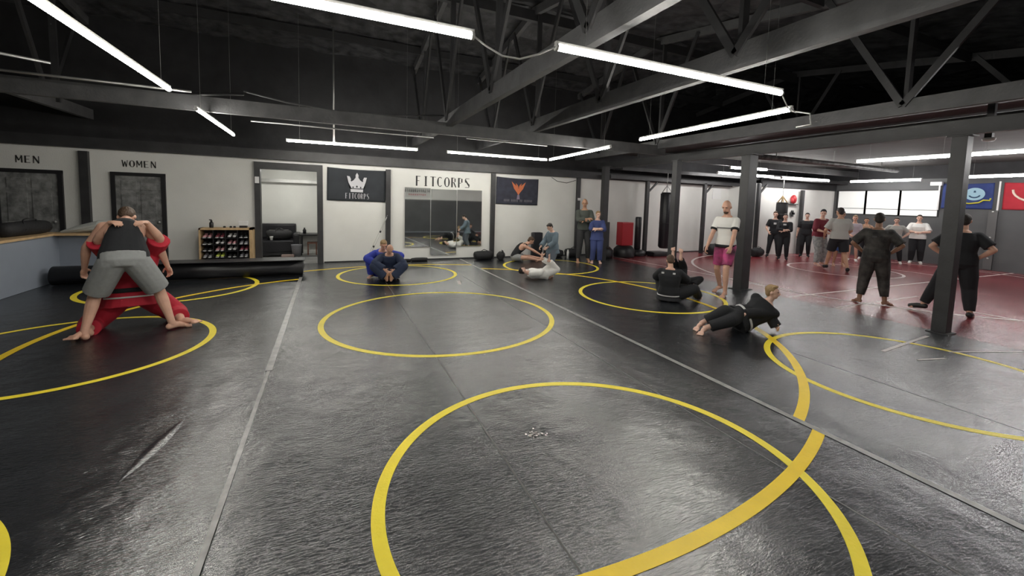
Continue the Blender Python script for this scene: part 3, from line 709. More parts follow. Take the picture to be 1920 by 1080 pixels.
t = thing('floor_tray', 'flat pinkish tray on the back room floor', 'tray', (-1.0, 13.05, 0)); boxo('tray_body', (-.15, .15, -.1, .1, 0, .06), mat('dusty_pink', (.3, .22, .2), .6), t, .01)
beam('wall_rail', 'grey rail across the upper wall of the back room', (-2.3, 14.45, 2.08), (.4, 14.45, 2.08), .06, .09, M_STEEL)
t = thing('table_bottle', 'dark bottle standing on the back room table', 'bottle', (-.62, 13.6, .59)); b = nb(); lathe(b, [(.04, 0), (.045, .1), (.02, .14), (.02, .17)]); link('bottle_body', b, M_BLACKPL, t, True)

# ------------------------------------------------------------ resistance rope, bags by the wall
t = thing('resistance_band', 'thin resistance band stretched from the black post down to the floor', 'exercise band', (1.40, WY-.13, 1.2))
b = nb(); P0, P1 = Vector((0, 0, 0)), Vector((-.52, -.28, -1.12)); tube(b, [P0, P0.lerp(P1, .5)+Vector((.02, 0, -.03)), P1], .008, 6); tube(b, [P0+Vector((.0, -.03, .02)), P0.lerp(P1, .5)+Vector((-.03, 0, -.02)), P1+Vector((-.03, 0, 0))], .005, 6); link('band_cord', b, M_STEEL, t)
for k_ in (.0, .35, .68):
    b = nb(); ellip(b, P0.lerp(P1, k_)+Vector((0, 0, -.02*k_)), (.025, .025, .03)); link('knot', b, M_BLACKPL, t, True)
b = nb(); tube(b, [P1, P1+Vector((-.02, -.02, -.07))], .022, 8); link('blue_handle', b, mat('royal_blue_plastic', (.06, .07, .5), .5), t)
duffel('gym_bag', 'black bag heap in front of the rightmost mirror', (4.0, 11.38, 0), .1, .55, .13)
duffel('gym_bag', 'black backpack against the wall post by the rightmost mirror', (4.50, 11.30, 0), 1.2, .4, .12)
duffel('gym_bag', 'flat black bag on the floor below the leftmost mirror', (2.22, 11.5, 0), .1, .45, .05, strap=False)
duffel('gym_bag', 'tiny black pouch left of the flat bag', (1.9, 11.52, 0), 0, .2, .035, strap=False)
duffel('gym_bag', 'black bag on the floor left of the man with crossed arms', (6.40, 11.45, 0), .1, .45, .12)
duffel('gym_bag', 'second black bag leaning by the wall post', (6.95, 11.35, 0), -.2, .5, .14)
t = thing('water_bottle', 'white bottle top poking out of the bag heap', 'bottle', (6.62, 11.1, 0)); b = nb(); lathe(b, [(.035, 0), (.035, .2), (.02, .24), (.02, .27)]); link('bottle_body', b, M_WHITEPL, t, True)
t = thing('backpack', 'small black backpack with an upright strap', 'bag', (6.03, 11.3, 0))
b = nb(); ellip(b, (0, 0, .2), (.14, .1, .2)); link('bag_body', b, M_CLOTHBLK, t, True)
b = nb(); tube(b, [(.05, 0, .35), (.07, 0, .48), (.03, 0, .56), (-.01, 0, .46), (0, 0, .35)], .012, 6); link('strap', b, M_BLACKPL, t)
t = thing('kick_shield', 'upright black kick shield leaning on the wall behind the wrestlers', 'pad', (5.72, 11.45, 0))
b = nb(); box(b, -.17, .17, -.09, .09, .0, .78, bev=.06); link('pad_body', b, M_LEATHER, t, True)

# ------------------------------------------------------------ boxing gear
def base_bag(label, x, y, r, z0, z1, br, bh, m, square=False):
    t = thing('standing_bag', label, 'punching bag', (x, y, 0))
    b = nb(); lathe(b, [(br*.95, 0), (br, .05), (br, bh*.7), (br*.7, bh), (r*.5, bh+.02)], n=28); link('base', b, M_BLACKPL, t, True)
    b = nb(); lathe(b, [(r*.5, bh), (r*.5, z0+.02)]); link('neck', b, M_BLACKPL, t, True)
    b = nb()
    if square: box(b, -r, r, -r*.7, r*.7, z0, z1, bev=.03)
    else: lathe(b, [(r*.8, z0), (r, z0+.03), (r, z1-.04), (r*.85, z1)], n=24)
    link('padding', b, m, t, not square)
    return t
base_bag('red square padded standing bag right of the column', 8.70, 11.05, .22, .38, 1.13, .34, .36, M_REDVINYL, True)
base_bag('dark grey padded standing bag directly right of the column', 7.92, 11.15, .17, .3, 1.13, .34, .34, mat('dark_grey_vinyl', (.04, .045, .05), .4), True)
base_bag('slim black standing bag on a round base', 9.36, 11.2, .105, .22, 1.3, .27, .2, M_LEATHER)
t = thing('bag_base', 'flat black weighted base lying on the floor', 'base', (10.05, 11.0, 0)); b = nb(); box(b, -.32, .32, -.2, .2, 0, .16, bev=.06); link('base_body', b, M_BLACKPL, t)
def hang_bag(label, x, y, z0, z1, r, ztop, m=M_LEATHER, tan=False):
    t = thing('hanging_bag', label, 'punching bag', (x, y, 0))
    b = nb(); lathe(b, [(r*.75, z0), (r, z0+.06), (r, z1-.06), (r*.8, z1)], n=28); link('bag_body', b, m, t, True)
    for k_ in range(4):
        a = PI/4+k_*PI/2
        b = nb(); tube(b, [(r*.8*math.cos(a), r*.8*math.sin(a), z1-.01), (0, 0, z1+.22)], .012 if not tan else .02, 6); link('strap', b, mat('tan_webbing', (.4, .27, .12), .7) if tan else M_STEEL, t)
    b = nb(); tube(b, [(0, 0, z1+.22), (0, 0, ztop)], .012, 6); link('chain', b, M_STEEL, t)
    for zz in (z0+.45*(z1-z0), z0+.97*(z1-z0)):
        b = nb(); lathe(b, [(r+.003, zz-.015), (r+.003, zz+.015)], n=28); link('band', b, M_BLACKPL, t, True)
    return t
hang_bag('long black hanging heavy bag left of the raised feet', 9.82, 10.45, .33, 2.12, .19, 2.75)
hang_bag('black hanging heavy bag half hidden behind the thick column', 13.62, 10.45, .75, 2.2, .2, 2.8)
hang_bag('tapered dark hanging bag with tan straps behind the group in black shirts', 14.78, 9.95, 1.15, 1.95, 0.19, 2.79, M_CLOTHBLK, True)
def rack_post(label, x, y, z, brace=1):
    t = thing('rack_post', label, 'rack', (x, y, 0))
    boxo('upright', (-.06, .06, -.05, .05, 0, z), M_POST, t)
    b = nb(); bar(b, (0, 0, z-.4), (brace*.42, 0, z-.02), .05, .05); link('brace', b, M_POST, t)
rack_post('black bag rack post left of the long hanging bag', 9.75, 11.3, 2.5)
rack_post('black bag rack post between the two columns', 12.4, 11.3, 2.55)
rack_post('thick black rack post right of the thick column', 14.02, 10.34, 2.6)
beam('rack_rail', 'black top rail of the bag rack along the back wall', (8.2, 11.3, 2.58), (14.15, 11.3, 2.58), .1, .12, M_POST)
beam('rack_rail', 'black top rail holding the long hanging bag', (8.0, 10.45, 2.78), (14.1, 10.45, 2.78), .08, .1, M_POST)
beam('rack_rail', 'black top rail holding the strapped bag', (14.0, 9.95, 2.80), (18.6, 9.95, 2.80), .08, .1, M_POST)
rack_post('thin black post on the white wall behind the woman in the black shirt', 16.45, 10.3, 2.45, -.01)
t = thing('glove_bracket', 'wall bracket holding a red glove near the far corner', 'bracket', (15.95, 10.4, 1.9))
boxo('arm', (-.5, .35, -.06, 0, -.02, .02), M_POST, t)
b = nb(); ellip(b, (.05, -.12, .2), (.12, .1, .17)); ellip(b, (-.06, -.14, .14), (.05, .06, .09)); tag(link('boxing_glove', b, M_REDVINYL, None, True), 'red boxing glove resting on the wall bracket', 'glove').location = (15.95, 10.46, 1.89)
t = thing('dark_wall_hook', 'small dark hook plate on the far white wall', 'hook', (16.05, 10.4, 1.55)); b = nb(); box(b, -.05, .05, -.04, 0, -.12, .12); box(b, -.12, .12, -.04, 0, -.04, .04); link('hook_plate', b, M_POST, t)
tag(boxo('wall_notice', (13.3, 13.75, WY-.02, WY-.001, 2.02, 2.45), M_WHITEPL), 'pale notice high on the back wall right of the thick column', 'notice')
for i, (x, y, L, r, lab) in enumerate(((13.4, 10.95, .8, .2, 'big black gear bag right of the thick column'), (13.75, 10.05, .5, .16, 'round black gear bag left of the woman with the pale logo'),
                                        (12.5, 10.8, .7, .2, 'black gear bag behind the foot of the thick column'))):
    duffel('gear_bag', lab, (x, y, 0), .1, L, r)

t = thing('wall_banner', 'pale banner with dark and red lettering, seen only in the leftmost mirror', 'banner', (5.9, -3.18, 2.12))
boxo('banner_sheet', (-1.9, 0, 0, .01, 0, .62), mat('grey_white_sheet', (.6, .6, .58), .7), t)
b = nb(); rnd = random.Random(12)
for i in range(13):
    x = -.15-i*.12
    box(b, x-.05, x-.02, .01, .014, .32, .52); box(b, x-.09, x-.02, .01, .014, .32+rnd.uniform(0, .1), .38+rnd.uniform(0, .1))
link('dark_lettering', b, M_INK, t)
b = nb()
for i in range(9): x = -.4-i*.12; box(b, x-.08, x-.02, .01, .014, .12+rnd.uniform(0, .03), .22)
link('red_lettering', b, M_REDVINYL, t)

# ------------------------------------------------------------ people
def skinmat(name, c): return mat(name, c, .55, noise=.06, nscale=12)
SK_L = skinmat('fair_skin', (.62, .36, .26)); SK_T = skinmat('tan_skin', (.48, .27, .17)); SK_P = skinmat('pale_skin', (.70, .45, .35)); SK_B = skinmat('brown_skin', (.30, .16, .10))
H_DK = mat('dark_hair', (.018, .013, .010), .6, bump=.5, bscale=60); H_BR = mat('brown_hair', (.07, .04, .022), .6, bump=.5, bscale=60); H_BL = mat('blond_hair', (.32, .21, .10), .6, bump=.5, bscale=60)
C_BLK = mat('black_cotton', (.012, .013, .016), .85, bump=.15, bscale=18); C_GREY = mat('heather_grey_cotton', (.28, .29, .29), .85, noise=.06, nscale=20, bump=.2, bscale=15)
C_RED = mat('crimson_cotton', (.42, .012, .03), .8, bump=.25, bscale=14); C_BLUE = mat('royal_blue_cotton', (.03, .05, .38), .8, bump=.3, bscale=14); C_NAVY = mat('navy_cotton', (.018, .03, .07), .8, bump=.3, bscale=14)
C_WHITE = mat('white_cotton', (.78, .77, .74), .85, bump=.25, bscale=14); C_BGREY = mat('blue_grey_cotton', (.14, .19, .23), .85, noise=.12, nscale=9, bump=.25, bscale=14)
C_TAN = mat('tan_vest', (.3, .2, .13), .8); C_MAR = mat('maroon_cotton', (.17, .02, .035), .85, bump=.2); C_PLAID = mat('plaid_flannel', (.20, .22, .22), .85, color2=(.42, .43, .42), nscale=14)
C_CAMO = mat('camo_black', (.012, .012, .012), .8, color2=(.07, .065, .06), nscale=9); C_PINK = mat('pink_print', (.015, .013, .015), .7, color2=(.62, .08, .26), nscale=4.5); C_OLIVE = mat('grey_green_cotton', (.07, .08, .07), .85, bump=.2)
C_SAGE = mat('light_grey_cotton', (.4, .4, .37), .85, bump=.2); C_STRIPE = mat('pale_stripe', (.55, .55, .55), .8); M_EYE = mat('dark_eye', (.01, .01, .01), .3); M_LIP = mat('lip_skin', (.4, .14, .12), .5)
def V(*a): return Vector(a)
def sweep(bm, pts, rads, n=12):
    """chain of capsules: tapered tubes with balls at the joints"""
    pts = [Vector(p) for p in pts]
    for i in range(len(pts)-1):
        if (pts[i+1]-pts[i]).length > 1e-4: tube(bm, [pts[i], pts[i+1]], [rads[i], rads[i+1]], n)
    for p, r in zip(pts, rads): ellip(bm, p, (r, r, r), seg=n, ring=8)
def loft(bm, rings, n=20, p=2.3):
    """rings: (centre, side vec, fwd vec, half width, half depth)"""
    rr = []
    for c, s, f, a, b_ in rings:
        row = []
        for k in range(n):
            t = 2*PI*k/n; ct, st = math.cos(t), math.sin(t)
            row.append(bm.verts.new(c+s*a*math.copysign(abs(ct)**(2/p), ct)+f*b_*math.copysign(abs(st)**(2/p), st)))
        rr.append(row)
    for r0, r1 in zip(rr, rr[1:]):
        for k in range(n): bm.faces.new((r0[k], r0[(k+1) % n], r1[(k+1) % n], r1[k]))
    bm.faces.new(rr[0][::-1]); bm.faces.new(rr[-1])
    bmesh.ops.recalc_face_normals(bm, faces=bm.faces[:])
def ik(a, t, l1, l2, pole):
    d = t-a; L = d.length; mx = (l1+l2)*.998
    if L > mx: t = a+d*(mx/L); d = t-a; L = mx
    if L < abs(l1-l2)+.01: L = abs(l1-l2)+.01
    dn = d.normalized(); x = (l1*l1-l2*l2+L*L)/(2*L); h = math.sqrt(max(0, l1*l1-x*x))
    pv = pole-dn*pole.dot(dn)
    if pv.length < 1e-4: pv = V(0, 0, 1)-dn*dn.z
    return a+dn*x+pv.normalized()*h, t
def remesh(name, bm, m, root, vox, it=4, fac=.5):
    o = link(name, bm, m, root, True)
    r = o.modifiers.new('r', 'REMESH'); r.mode = 'VOXEL'; r.voxel_size = vox; r.use_smooth_shade = True
    s = o.modifiers.new('s', 'SMOOTH'); s.iterations = it; s.factor = fac
    return o
TOR = [(-.12, .10, .085), (-.05, .165, .115), (.05, .162, .112), (.16, .135, .098), (.27, .150, .11), (.37, .168, .112), (.44, .155, .09), (.49, .11, .07), (.53, .062, .058)]
def person(name_label, loc, face, h=1.75, w=1.0, pel=(0, 0, .93), up1=(0, 0, 1), up2=None, rt=(1, 0, 0), look=None, hup=None,
           hands=((-.28, .05, .78), (.28, .05, .78)), elb=((-.6, -.8, 0), (.6, -.8, 0)), hdir=(None, None), curl=.5,
           feet=((-.12, 0, .07), (.12, 0, .07)), knee=((0, 1, 0), (0, 1, 0)), fdir=((-.15, 1, -.1), (.15, 1, -.1)),
           skin=SK_L, hair=H_DK, hairlen=0, top=C_BLK, sleeve=.5, bot=C_BLK, leg=1.0, loose=1.0, skirt=0.0, shoes=None, beard=None,
           extras=None, vox=.0075, neckline=.5, tank=False, headband=None, z=0.0, bare_hands=True, socks=None):
    s = h/1.75
    fx, fy = face; L_ = math.hypot(fx, fy); rz = math.atan2(-fx/L_, fy/L_)
    z = z+(.014 if shoes else .004)
    T = thing('person', name_label, 'person', (loc[0], loc[1], z), rz)
    S = lambda v: Vector(v)*s
    up1 = Vector(up1).normalized(); up2 = Vector(up2).normalized() if up2 else up1; rt = Vector(rt).normalized()
    pel = Vector(pel)
    def spine(d):   # d distance above the pelvis centre
        t = min(1, max(0, (d-.05)/.35)); u = up1.lerp(up2, t).normalized()
        steps = 12; p = pel.copy()
        for i in range(steps):
            dd = d*(i+.5)/steps; tt = min(1, max(0, (dd-.05)/.35)); p = p+up1.lerp(up2, tt).normalized()*(d/steps)
        r = (rt-u*rt.dot(u)).normalized(); return p, u, r, u.cross(r)
    def rings(lo, hi, grow, wf=1.0, flare=0):
        out = []
        for d, a, b_ in TOR:
            if d < lo or d > hi: continue
            p, u, r, f = spine(d); g = grow
            ww = w if d < .42 else 1+(w-1)*.5
            out.append((p*s, r, f, (a*ww+g)*s, (b_*(1+(w-1)*1.2 if d < .35 else ww)+g)*s))
        return out
    B = nb(); loft(B, rings(-1, 1, 0))
    nk, u2, r2, f2 = spine(.51)
    look = Vector(look).normalized() if look else (f2+V(0, 0, -.05)).normalized()
    hu = Vector(hup).normalized() if hup else (u2*.5+V(0, 0, .8)).normalized()
    hu = (hu-look*hu.dot(look)).normalized(); hr = look.cross(hu).normalized()
    hb = nk+(u2*.4+hu*.6).normalized()*.085           # skull base
    hc = hb+hu*.095+look*.022
    sweep(B, [S(nk-u2*.03), S(hb+look*.01)], [.062*s, .054*s])
    R = Matrix((hr, look, hu)).transposed()
    ellip(B, S(hc+hu*.015-look*.008), (.074*s, .094*s, .100*s), R, 16, 12)
    ellip(B, S(hc-hu*.052+look*.022), (.057*s, .066*s, .062*s), R)
    ellip(B, S(hc-hu*.088+look*.052), (.026*s, .022*s, .020*s), R)           # chin
    sweep(B, [S(hc+hu*.012+look*.088), S(hc-hu*.028+look*.108)], [.009*s, .015*s], 8)   # nose
    sweep(B, [S(hc+hu*.022+look*.082-hr*.035), S(hc+hu*.022+look*.082+hr*.035)], [.011*s, .011*s], 8)   # brow
    for q in (-1, 1): ellip(B, S(hc-hu*.008-look*.004+hr*q*.075), (.012*s, .02*s, .03*s), R)
    # arms
    AJ = []
    for i, q in enumerate((-1, 1)):
        p, u, r, f = spine(.43); sh = p+r*q*.165*(1+(w-1)*.6)
        e, t = ik(sh, Vector(hands[i]), .285, .255, Vector(elb[i]))
        aw = 1+(w-1)*.7
        sweep(B, [S(sh-r*q*.05+u*.005), S(sh), S(sh.lerp(e, .35)), S(e)], [.055*s*aw, .056*s*aw, .049*s*aw, .038*s*aw])
        fd = (t-e)
        sweep(B, [S(e), S(e+fd*.28), S(t)], [.038*s*aw, .041*s*aw, .026*s])
        AJ.append((sh, e, t))
        # hand
        d = Vector(hdir[i]).normalized() if hdir[i] else fd.normalized()
        inward = (pel-t); inward = inward-d*inward.dot(d)
        if inward.length < .02: inward = -r*q
        pn = inward.normalized(); sd = d.cross(pn).normalized()*(1 if q > 0 else -1)
        if sd.dot(V(0, 1, 0)) < 0 and abs(sd.dot(V(0, 1, 0))) > .3: sd = -sd
        palm = t+d*.05
        Rm = Matrix((sd, d, pn)).transposed()
        ellip(B, S(palm), (.040*s, .052*s, .017*s), Rm)
        sweep(B, [S(t), S(palm)], [.026*s, .022*s], 8)
        for k_, (off, ln) in enumerate(((.029, .070), (.010, .078), (-.010, .073), (-.028, .058))):
            c = curl*(.8+.15*k_); b0 = palm+d*.038+sd*off
            p1 = b0+(d*math.cos(c*.5)+pn*math.sin(c*.5))*ln*.42
            p2 = p1+(d*math.cos(c*1.4)+pn*math.sin(c*1.4))*ln*.33
            p3 = p2+(d*math.cos(c*2.2)+pn*math.sin(c*2.2))*ln*.25
            sweep(B, [S(b0), S(p1), S(p2), S(p3)], [.0095*s, .0088*s, .008*s, .0072*s], 8)
        b0 = t+d*.03+sd*.03; p1 = b0+(sd*.7+d*.6+pn*.3).normalized()*.035; p2 = p1+(sd*.3+d*.9+pn*.4).normalized()*.03
        sweep(B, [S(b0), S(p1), S(p2)], [.0125*s, .0105*s, .0085*s], 8)
    # legs
    LJ = []
    for i, q in enumerate((-1, 1)):
        p, u, r, f = spine(-.04); hp = p+r*q*.088*(1+(w-1)*.5)
        k, a = ik(hp, Vector(feet[i]), .43, .415, Vector(knee[i])); lw = 1+(w-1)*.6
        sweep(B, [S(hp), S(hp.lerp(k, .3)), S(k)], [.088*s*lw, .082*s*lw, .055*s*lw])
        sweep(B, [S(k), S(k.lerp(a, .3)), S(k.lerp(a, .75)), S(a)], [.054*s*lw, .055*s*lw, .038*s*lw, .034*s*lw])
        LJ.append((hp, k, a))
        fd = Vector(fdir[i]).normalized(); sh_ = (a-k).normalized()
        up = (V(0, 0, 1) if abs(fd.z) < .75 else -sh_); up = (up-fd*up.dot(fd)).normalized()
        if up.dot(sh_) > .5: up = -up
        sd = fd.cross(up)
        sweep(B, [S(a-up*.03-fd*.03), S(a-up*.018+fd*.06), S(a-up*.045+fd*.14)], [.034*s, .034*s, .024*s])
        sweep(B, [S(a-up*.045+fd*.14-sd*.025), S(a-up*.045+fd*.14+sd*.025)], [.024*s, .024*s])
        for k_ in range(5):
            o_ = (-.036+.018*k_)*q
            tl = .05-.006*k_ if q < 0 else .05-.006*k_
            sweep(B, [S(a-up*.052+fd*.15+sd*o_), S(a-up*.056+fd*(.15+tl)+sd*o_)], [.012*s, (.012 if k_ == 0 else .0095)*s], 8)
    body = remesh('body', B, skin, T, vox*s, 3)
    # face details
    for q in (-1, 1):
        b = nb(); ellip(b, S(hc+hu*.006+look*.088+hr*q*.031), (.012*s, .006*s, .008*s), R, 10, 6); link('eye', b, M_EYE, T, True)
    b = nb(); ellip(b, S(hc-hu*.058+look*.087), (.024*s, .008*s, .007*s), R, 10, 6); link('mouth', b, M_LIP, T, True)
    if hair:
        b = nb(); ellip(b, S(hc+hu*.034-look*.022), (.081*s, .092*s, .091*s), R, 16, 12)
        ellip(b, S(hc-hu*.01-look*.05), (.072*s, .055*s, .075*s), R); ellip(b, S(hc+hu*.09+look*.03), (.062*s, .055*s, .026*s), R)
        if hairlen > 0:
            sweep(b, [S(hc-look*.06+hu*.02), S(hc-look*.1-hu*.08), S(hc-look*.09-hu*(.1+hairlen))], [.05*s, .04*s, .02*s])
            if hairlen > .1:
                for q in (-1, 1): sweep(b, [S(hc+hr*q*.06+hu*.03-look*.02), S(hc+hr*q*.07-hu*.1-look*.02)], [.03*s, .022*s])
        remesh('hair', b, hair, T, .008*s, 3)
    if beard:
        b = nb(); ellip(b, S(hc-hu*.085+look*.045), (.045*s, .042*s, .04*s), R); remesh('beard', b, beard, T, .008*s, 2)
    # top
    g = .016*loose
    if top:
        b = nb()
        gs = min(g, .022)
        if tank:
            rg = []
            for d, a, b_ in TOR:
                if d < -.06 or d > .45: continue
                p, u, r, f = spine(d); ww = w*(1 if d < .2 else .93 if d < .3 else .74 if d < .4 else .62); rg.append((p*s, r, f, (a*ww+(g if d < .2 else .004))*s, (b_*(1+(w-1)*1.2)+.02)*s))
            loft(b, rg)
        else: loft(b, rings(-.06 if not skirt else -.13, neckline-.01, g+.004))
        if skirt:
            p, u, r, f = spine(-.05); p2_, *_ = spine(-.05-skirt)
            loft(b, [(p*s, r, f, (.17*w+g)*s, (.12*w+g)*s), (p2_*s, r, f, (.20*w+g)*s, (.15*w+g)*s)])
        for i, (sh, e, t) in enumerate(AJ):
            q = (-1, 1)[i]; p, u, r, f = spine(.43); aw = 1+(w-1)*.7
            if tank:
                sweep(b, [S(p+r*q*.09+u*.0), S(p+r*q*.10+u*.05), S(p+r*q*.085+u*.07)], [.075*s, .05*s, .035*s]); continue
            sweep(b, [S(p+r*q*.1), S(sh)], [.072*s*aw, (.056+gs)*s*aw])
            if sleeve > 0:
                up_t = min(1, sleeve/.55); m1 = sh.lerp(e, up_t)
                tube(b, [S(sh), S(m1)], [(.055+gs)*s*aw, (.046+g*1.2)*s*aw], 14)
                if sleeve > .55:
                    fo = min(1, (sleeve-.55)/.45); ellip(b, S(e), ((.046+g)*s*aw,)*3); tube(b, [S(e), S(e.lerp(t, fo*.95))], [(.046+g)*s*aw, (.036+g*1.4)*s*aw], 14)
        remesh('shirt' if not skirt else 'jacket', b, top, T, .0095*s, 3)
    if bot:
        b = nb(); g2 = .014*loose
        loft(b, rings(-.13, .06, g2))
        for i, (hp, k, a) in enumerate(LJ):
            lw = 1+(w-1)*.6; tt = min(1, leg/.5)
            rr0, rr1 = (.092+g2)*s*lw, (.062+g2*(1.2 if leg > .5 else 1.7))*s*lw
            m1 = hp.lerp(k, tt); ellip(b, S(hp), (rr0,)*3); tube(b, [S(hp), S(hp.lerp(m1, .5)), S(m1)], [rr0, (.088+g2)*s*lw, rr1], 16)
            if leg > .5:
                fo = min(1, (leg-.5)/.5); ellip(b, S(k), (rr1*.98,)*3); tube(b, [S(k), S(k.lerp(a, fo*.45)), S(k.lerp(a, fo*.93))], [rr1, (.058+g2)*s*lw, (.044+g2*(1.3 if skirt else .75))*s*lw], 16)
        remesh('trousers' if leg > .6 else 'shorts', b, bot, T, .0095*s, 3)
    if shoes:
        for i, (hp, k, a) in enumerate(LJ):
            b = nb(); fd = Vector(fdir[i]).normalized(); up = V(0, 0, 1); up = (up-fd*up.dot(fd)).normalized()
            sweep(b, [S(a-up*.02-fd*.03), S(a-up*.02+fd*.07), S(a-up*.035+fd*.17)], [.048*s, .048*s, .042*s])
            remesh('shoe', b, shoes, T, .009*s, 2)
    if socks:
        for i, (hp, k, a) in enumerate(LJ):
            b = nb(); sweep(b, [S(k.lerp(a, .82)), S(a)], [.042*s, .04*s]); remesh('sock', b, socks, T, .009*s, 2)
    def ring_at(nm, d, hgt, m, grow=.03, wf=1.0):
        p, u, r, f = spine(d); a_ = b_ = None
        for (d0, a0, b0), (d1, a1, b1) in zip(TOR, TOR[1:]):
            if d0 <= d <= d1: q = (d-d0)/(d1-d0); a_, b_ = a0+(a1-a0)*q, b0+(b1-b0)*q
        bb = nb(); A_ = (a_*w+grow)*s; B_ = (b_*(1+(w-1)*1.2)+grow)*s
        loft(bb, [((p-u*hgt/2)*s, r, f, A_, B_), ((p+u*hgt/2)*s, r, f, A_, B_)]); link(nm, bb, m, T, True)
    info = dict(T=T, s=s, spine=spine, AJ=AJ, LJ=LJ, S=S, ring=ring_at, hc=hc, w=w)
    for ex in (extras or []): ex(info)
    return T
def belt(m, d=.03, h=.045, g=.034, nm='belt'): return lambda I: I['ring'](nm, d, h, m, g)
def chest_logo(m, d=.34, w_=.09, h_=.07, back=False, dx=0, nm='shirt_logo', off=.022):
    def f(I):
        p, u, r, fw = I['spine'](d); s = I['s']; q = -1 if back else 1
        c = (p+fw*q*((.113)*(1+(I['w']-1)*1.2)+off)+r*dx)*s
        b = nb(); poly_prism(b, [(-w_/2*s, -h_/2*s), (w_/2*s, -h_/2*s), (w_/2*s, h_/2*s), (-w_/2*s, h_/2*s)], c, r, u, fw*q, .004); link(nm, b, m, I['T'])
    return f
def arm_band(i, t, m, r=.075, half='upper'):
    def f(I):
        sh, e, w_ = I['AJ'][i]; s = I['s']; a, c = (sh, e) if half == 'upper' else (e, w_)
        b = nb(); tube(b, [a.lerp(c, t-.06)*s, a.lerp(c, t+.06)*s], r*s, 16); link('sleeve_band', b, m, I['T'], True)
    return f
def leg_band(i, t, m, r=.06, upper=False):
    def f(I):
        h_, k, a = I['LJ'][i]; s = I['s']; p, q = (h_, k) if upper else (k, a)
        b = nb(); tube(b, [p.lerp(q, t-.05)*s, p.lerp(q, t+.05)*s], r*s, 16); link('trouser_cuff', b, m, I['T'], True)
    return f

# 1. bent over pair at the left
person('person in a black tank top and grey shorts bending over, back to the viewer', (-2.13, 6.34), (-.25, .97), h=1.84, w=1.10,
       pel=(0, -.02, .86), up1=(0, .36, .93), up2=(0, .86, .50), look=(0, .45, -.9), hup=(0, .9, .3),
       hands=((-.36, .42, .72), (.36, .40, .66)), elb=((-1, -.2, .2), (1, -.2, .2)), curl=.8,
       feet=((-.34, .0, .07), (.38, -.02, .07)), knee=((-.3, 1, 0), (.3, 1, 0)), fdir=((-.45, .75, -.05), (.9, .35, -.05)),
       skin=SK_L, hair=H_BR, top=C_BLK, tank=True, bot=C_GREY, leg=.46, loose=2.1, vox=.006)
person('person in a crimson gi kneeling under the one in grey shorts', (-2.20, 6.74), (-.28, .96), h=1.84, w=1.25,
       pel=(0, .0, .42), up1=(0, .12, .95), up2=(0, .05, 1), look=(0, .6, -.6),
       hands=((-.15, -.28, 1.24), (.15, -.28, 1.24)), elb=((-1, 0, -.5), (1, 0, -.5)), hdir=((.5, -.8, .1), (-.5, -.8, .1)), curl=.8,
       feet=((-.36, -.32, .085), (.42, -.32, .085)), knee=((-.2, 1, -.3), (.2, 1, -.3)), fdir=((-.5, -.6, .1), (.7, -.5, .1)),
       skin=SK_L, hair=H_DK, top=C_RED, sleeve=.5, bot=C_RED, leg=.86, loose=2.4, skirt=.12, vox=.007,
       extras=[belt(C_BLK, .02, .05, .05), belt(C_STRIPE, -.06, .018, .062, 'hem_stripe')])
# 2. pair in blue near the back
cd = lambda x, y: (-x, -y)
person('person in a navy gi sitting with bare soles towards the viewer near the back wall', (1.12, 8.95), (-.12, -.99), h=1.50, w=1.1,
       pel=(0, -.12, .155), up1=(0, -.25, .95), up2=(0, .55, .83), look=(-.1, .6, -.5), hands=((-.12, .22, .28), (.12, .24, .3)), elb=((-1, 0, .2), (1, 0, .2)),
       feet=((-.06, .34, .10), (.07, .33, .10)), knee=((-.7, .2, .7), (.7, .2, .7)), fdir=((.1, .3, 1), (-.1, .3, 1)),
       skin=SK_L, hair=None, top=C_NAVY, sleeve=1, bot=C_NAVY, leg=1.0, loose=2.4, skirt=.08, extras=[belt(C_BLK)])
person('person in a bright blue gi hugging the one in navy from behind', (1.08, 9.42), (-.05, -.99), h=1.52, w=1.05,
       pel=(.05, 0, .20), up1=(.0, .25, .95), up2=(0, .45, .85), look=(-.15, .75, -.45), hands=((-.20, .42, .38), (.22, .44, .36)), elb=((-1, .2, .1), (1, .2, .1)),
       feet=((-.16, .3, .07), (.30, .1, .07)), knee=((-.3, .6, .8), (.7, .6, .5)), fdir=((-.3, .6, 0), (.3, .6, 0)),
       skin=SK_L, hair=H_BL, top=C_BLUE, sleeve=1, bot=C_BLUE, leg=1.0, loose=2.4, skirt=.1, extras=[belt(C_WHITE)])
# 3. by the wall, bending over
person('person in a dark sleeveless top sitting bent forward by the wall', (4.95, 10.95), (.95, -.3), h=1.62, w=1.0,
       pel=(0, -.15, .15), up1=(0, .35, .93), up2=(0, .85, .5), look=(0, .75, -.65), hands=((-.14, .72, .16), (.14, .72, .16)), elb=((-.6, 0, .4), (.6, 0, .4)),
       feet=((-.16, .72, .06), (.2, .50, .06)), knee=((-.3, 0, 1), (.9, .2, .2)), fdir=((0, .4, 1), (.5, .6, .3)),
       skin=SK_L, hair=H_BR, top=C_BLK, tank=True, bot=C_GREY, leg=.32, loose=1.4)
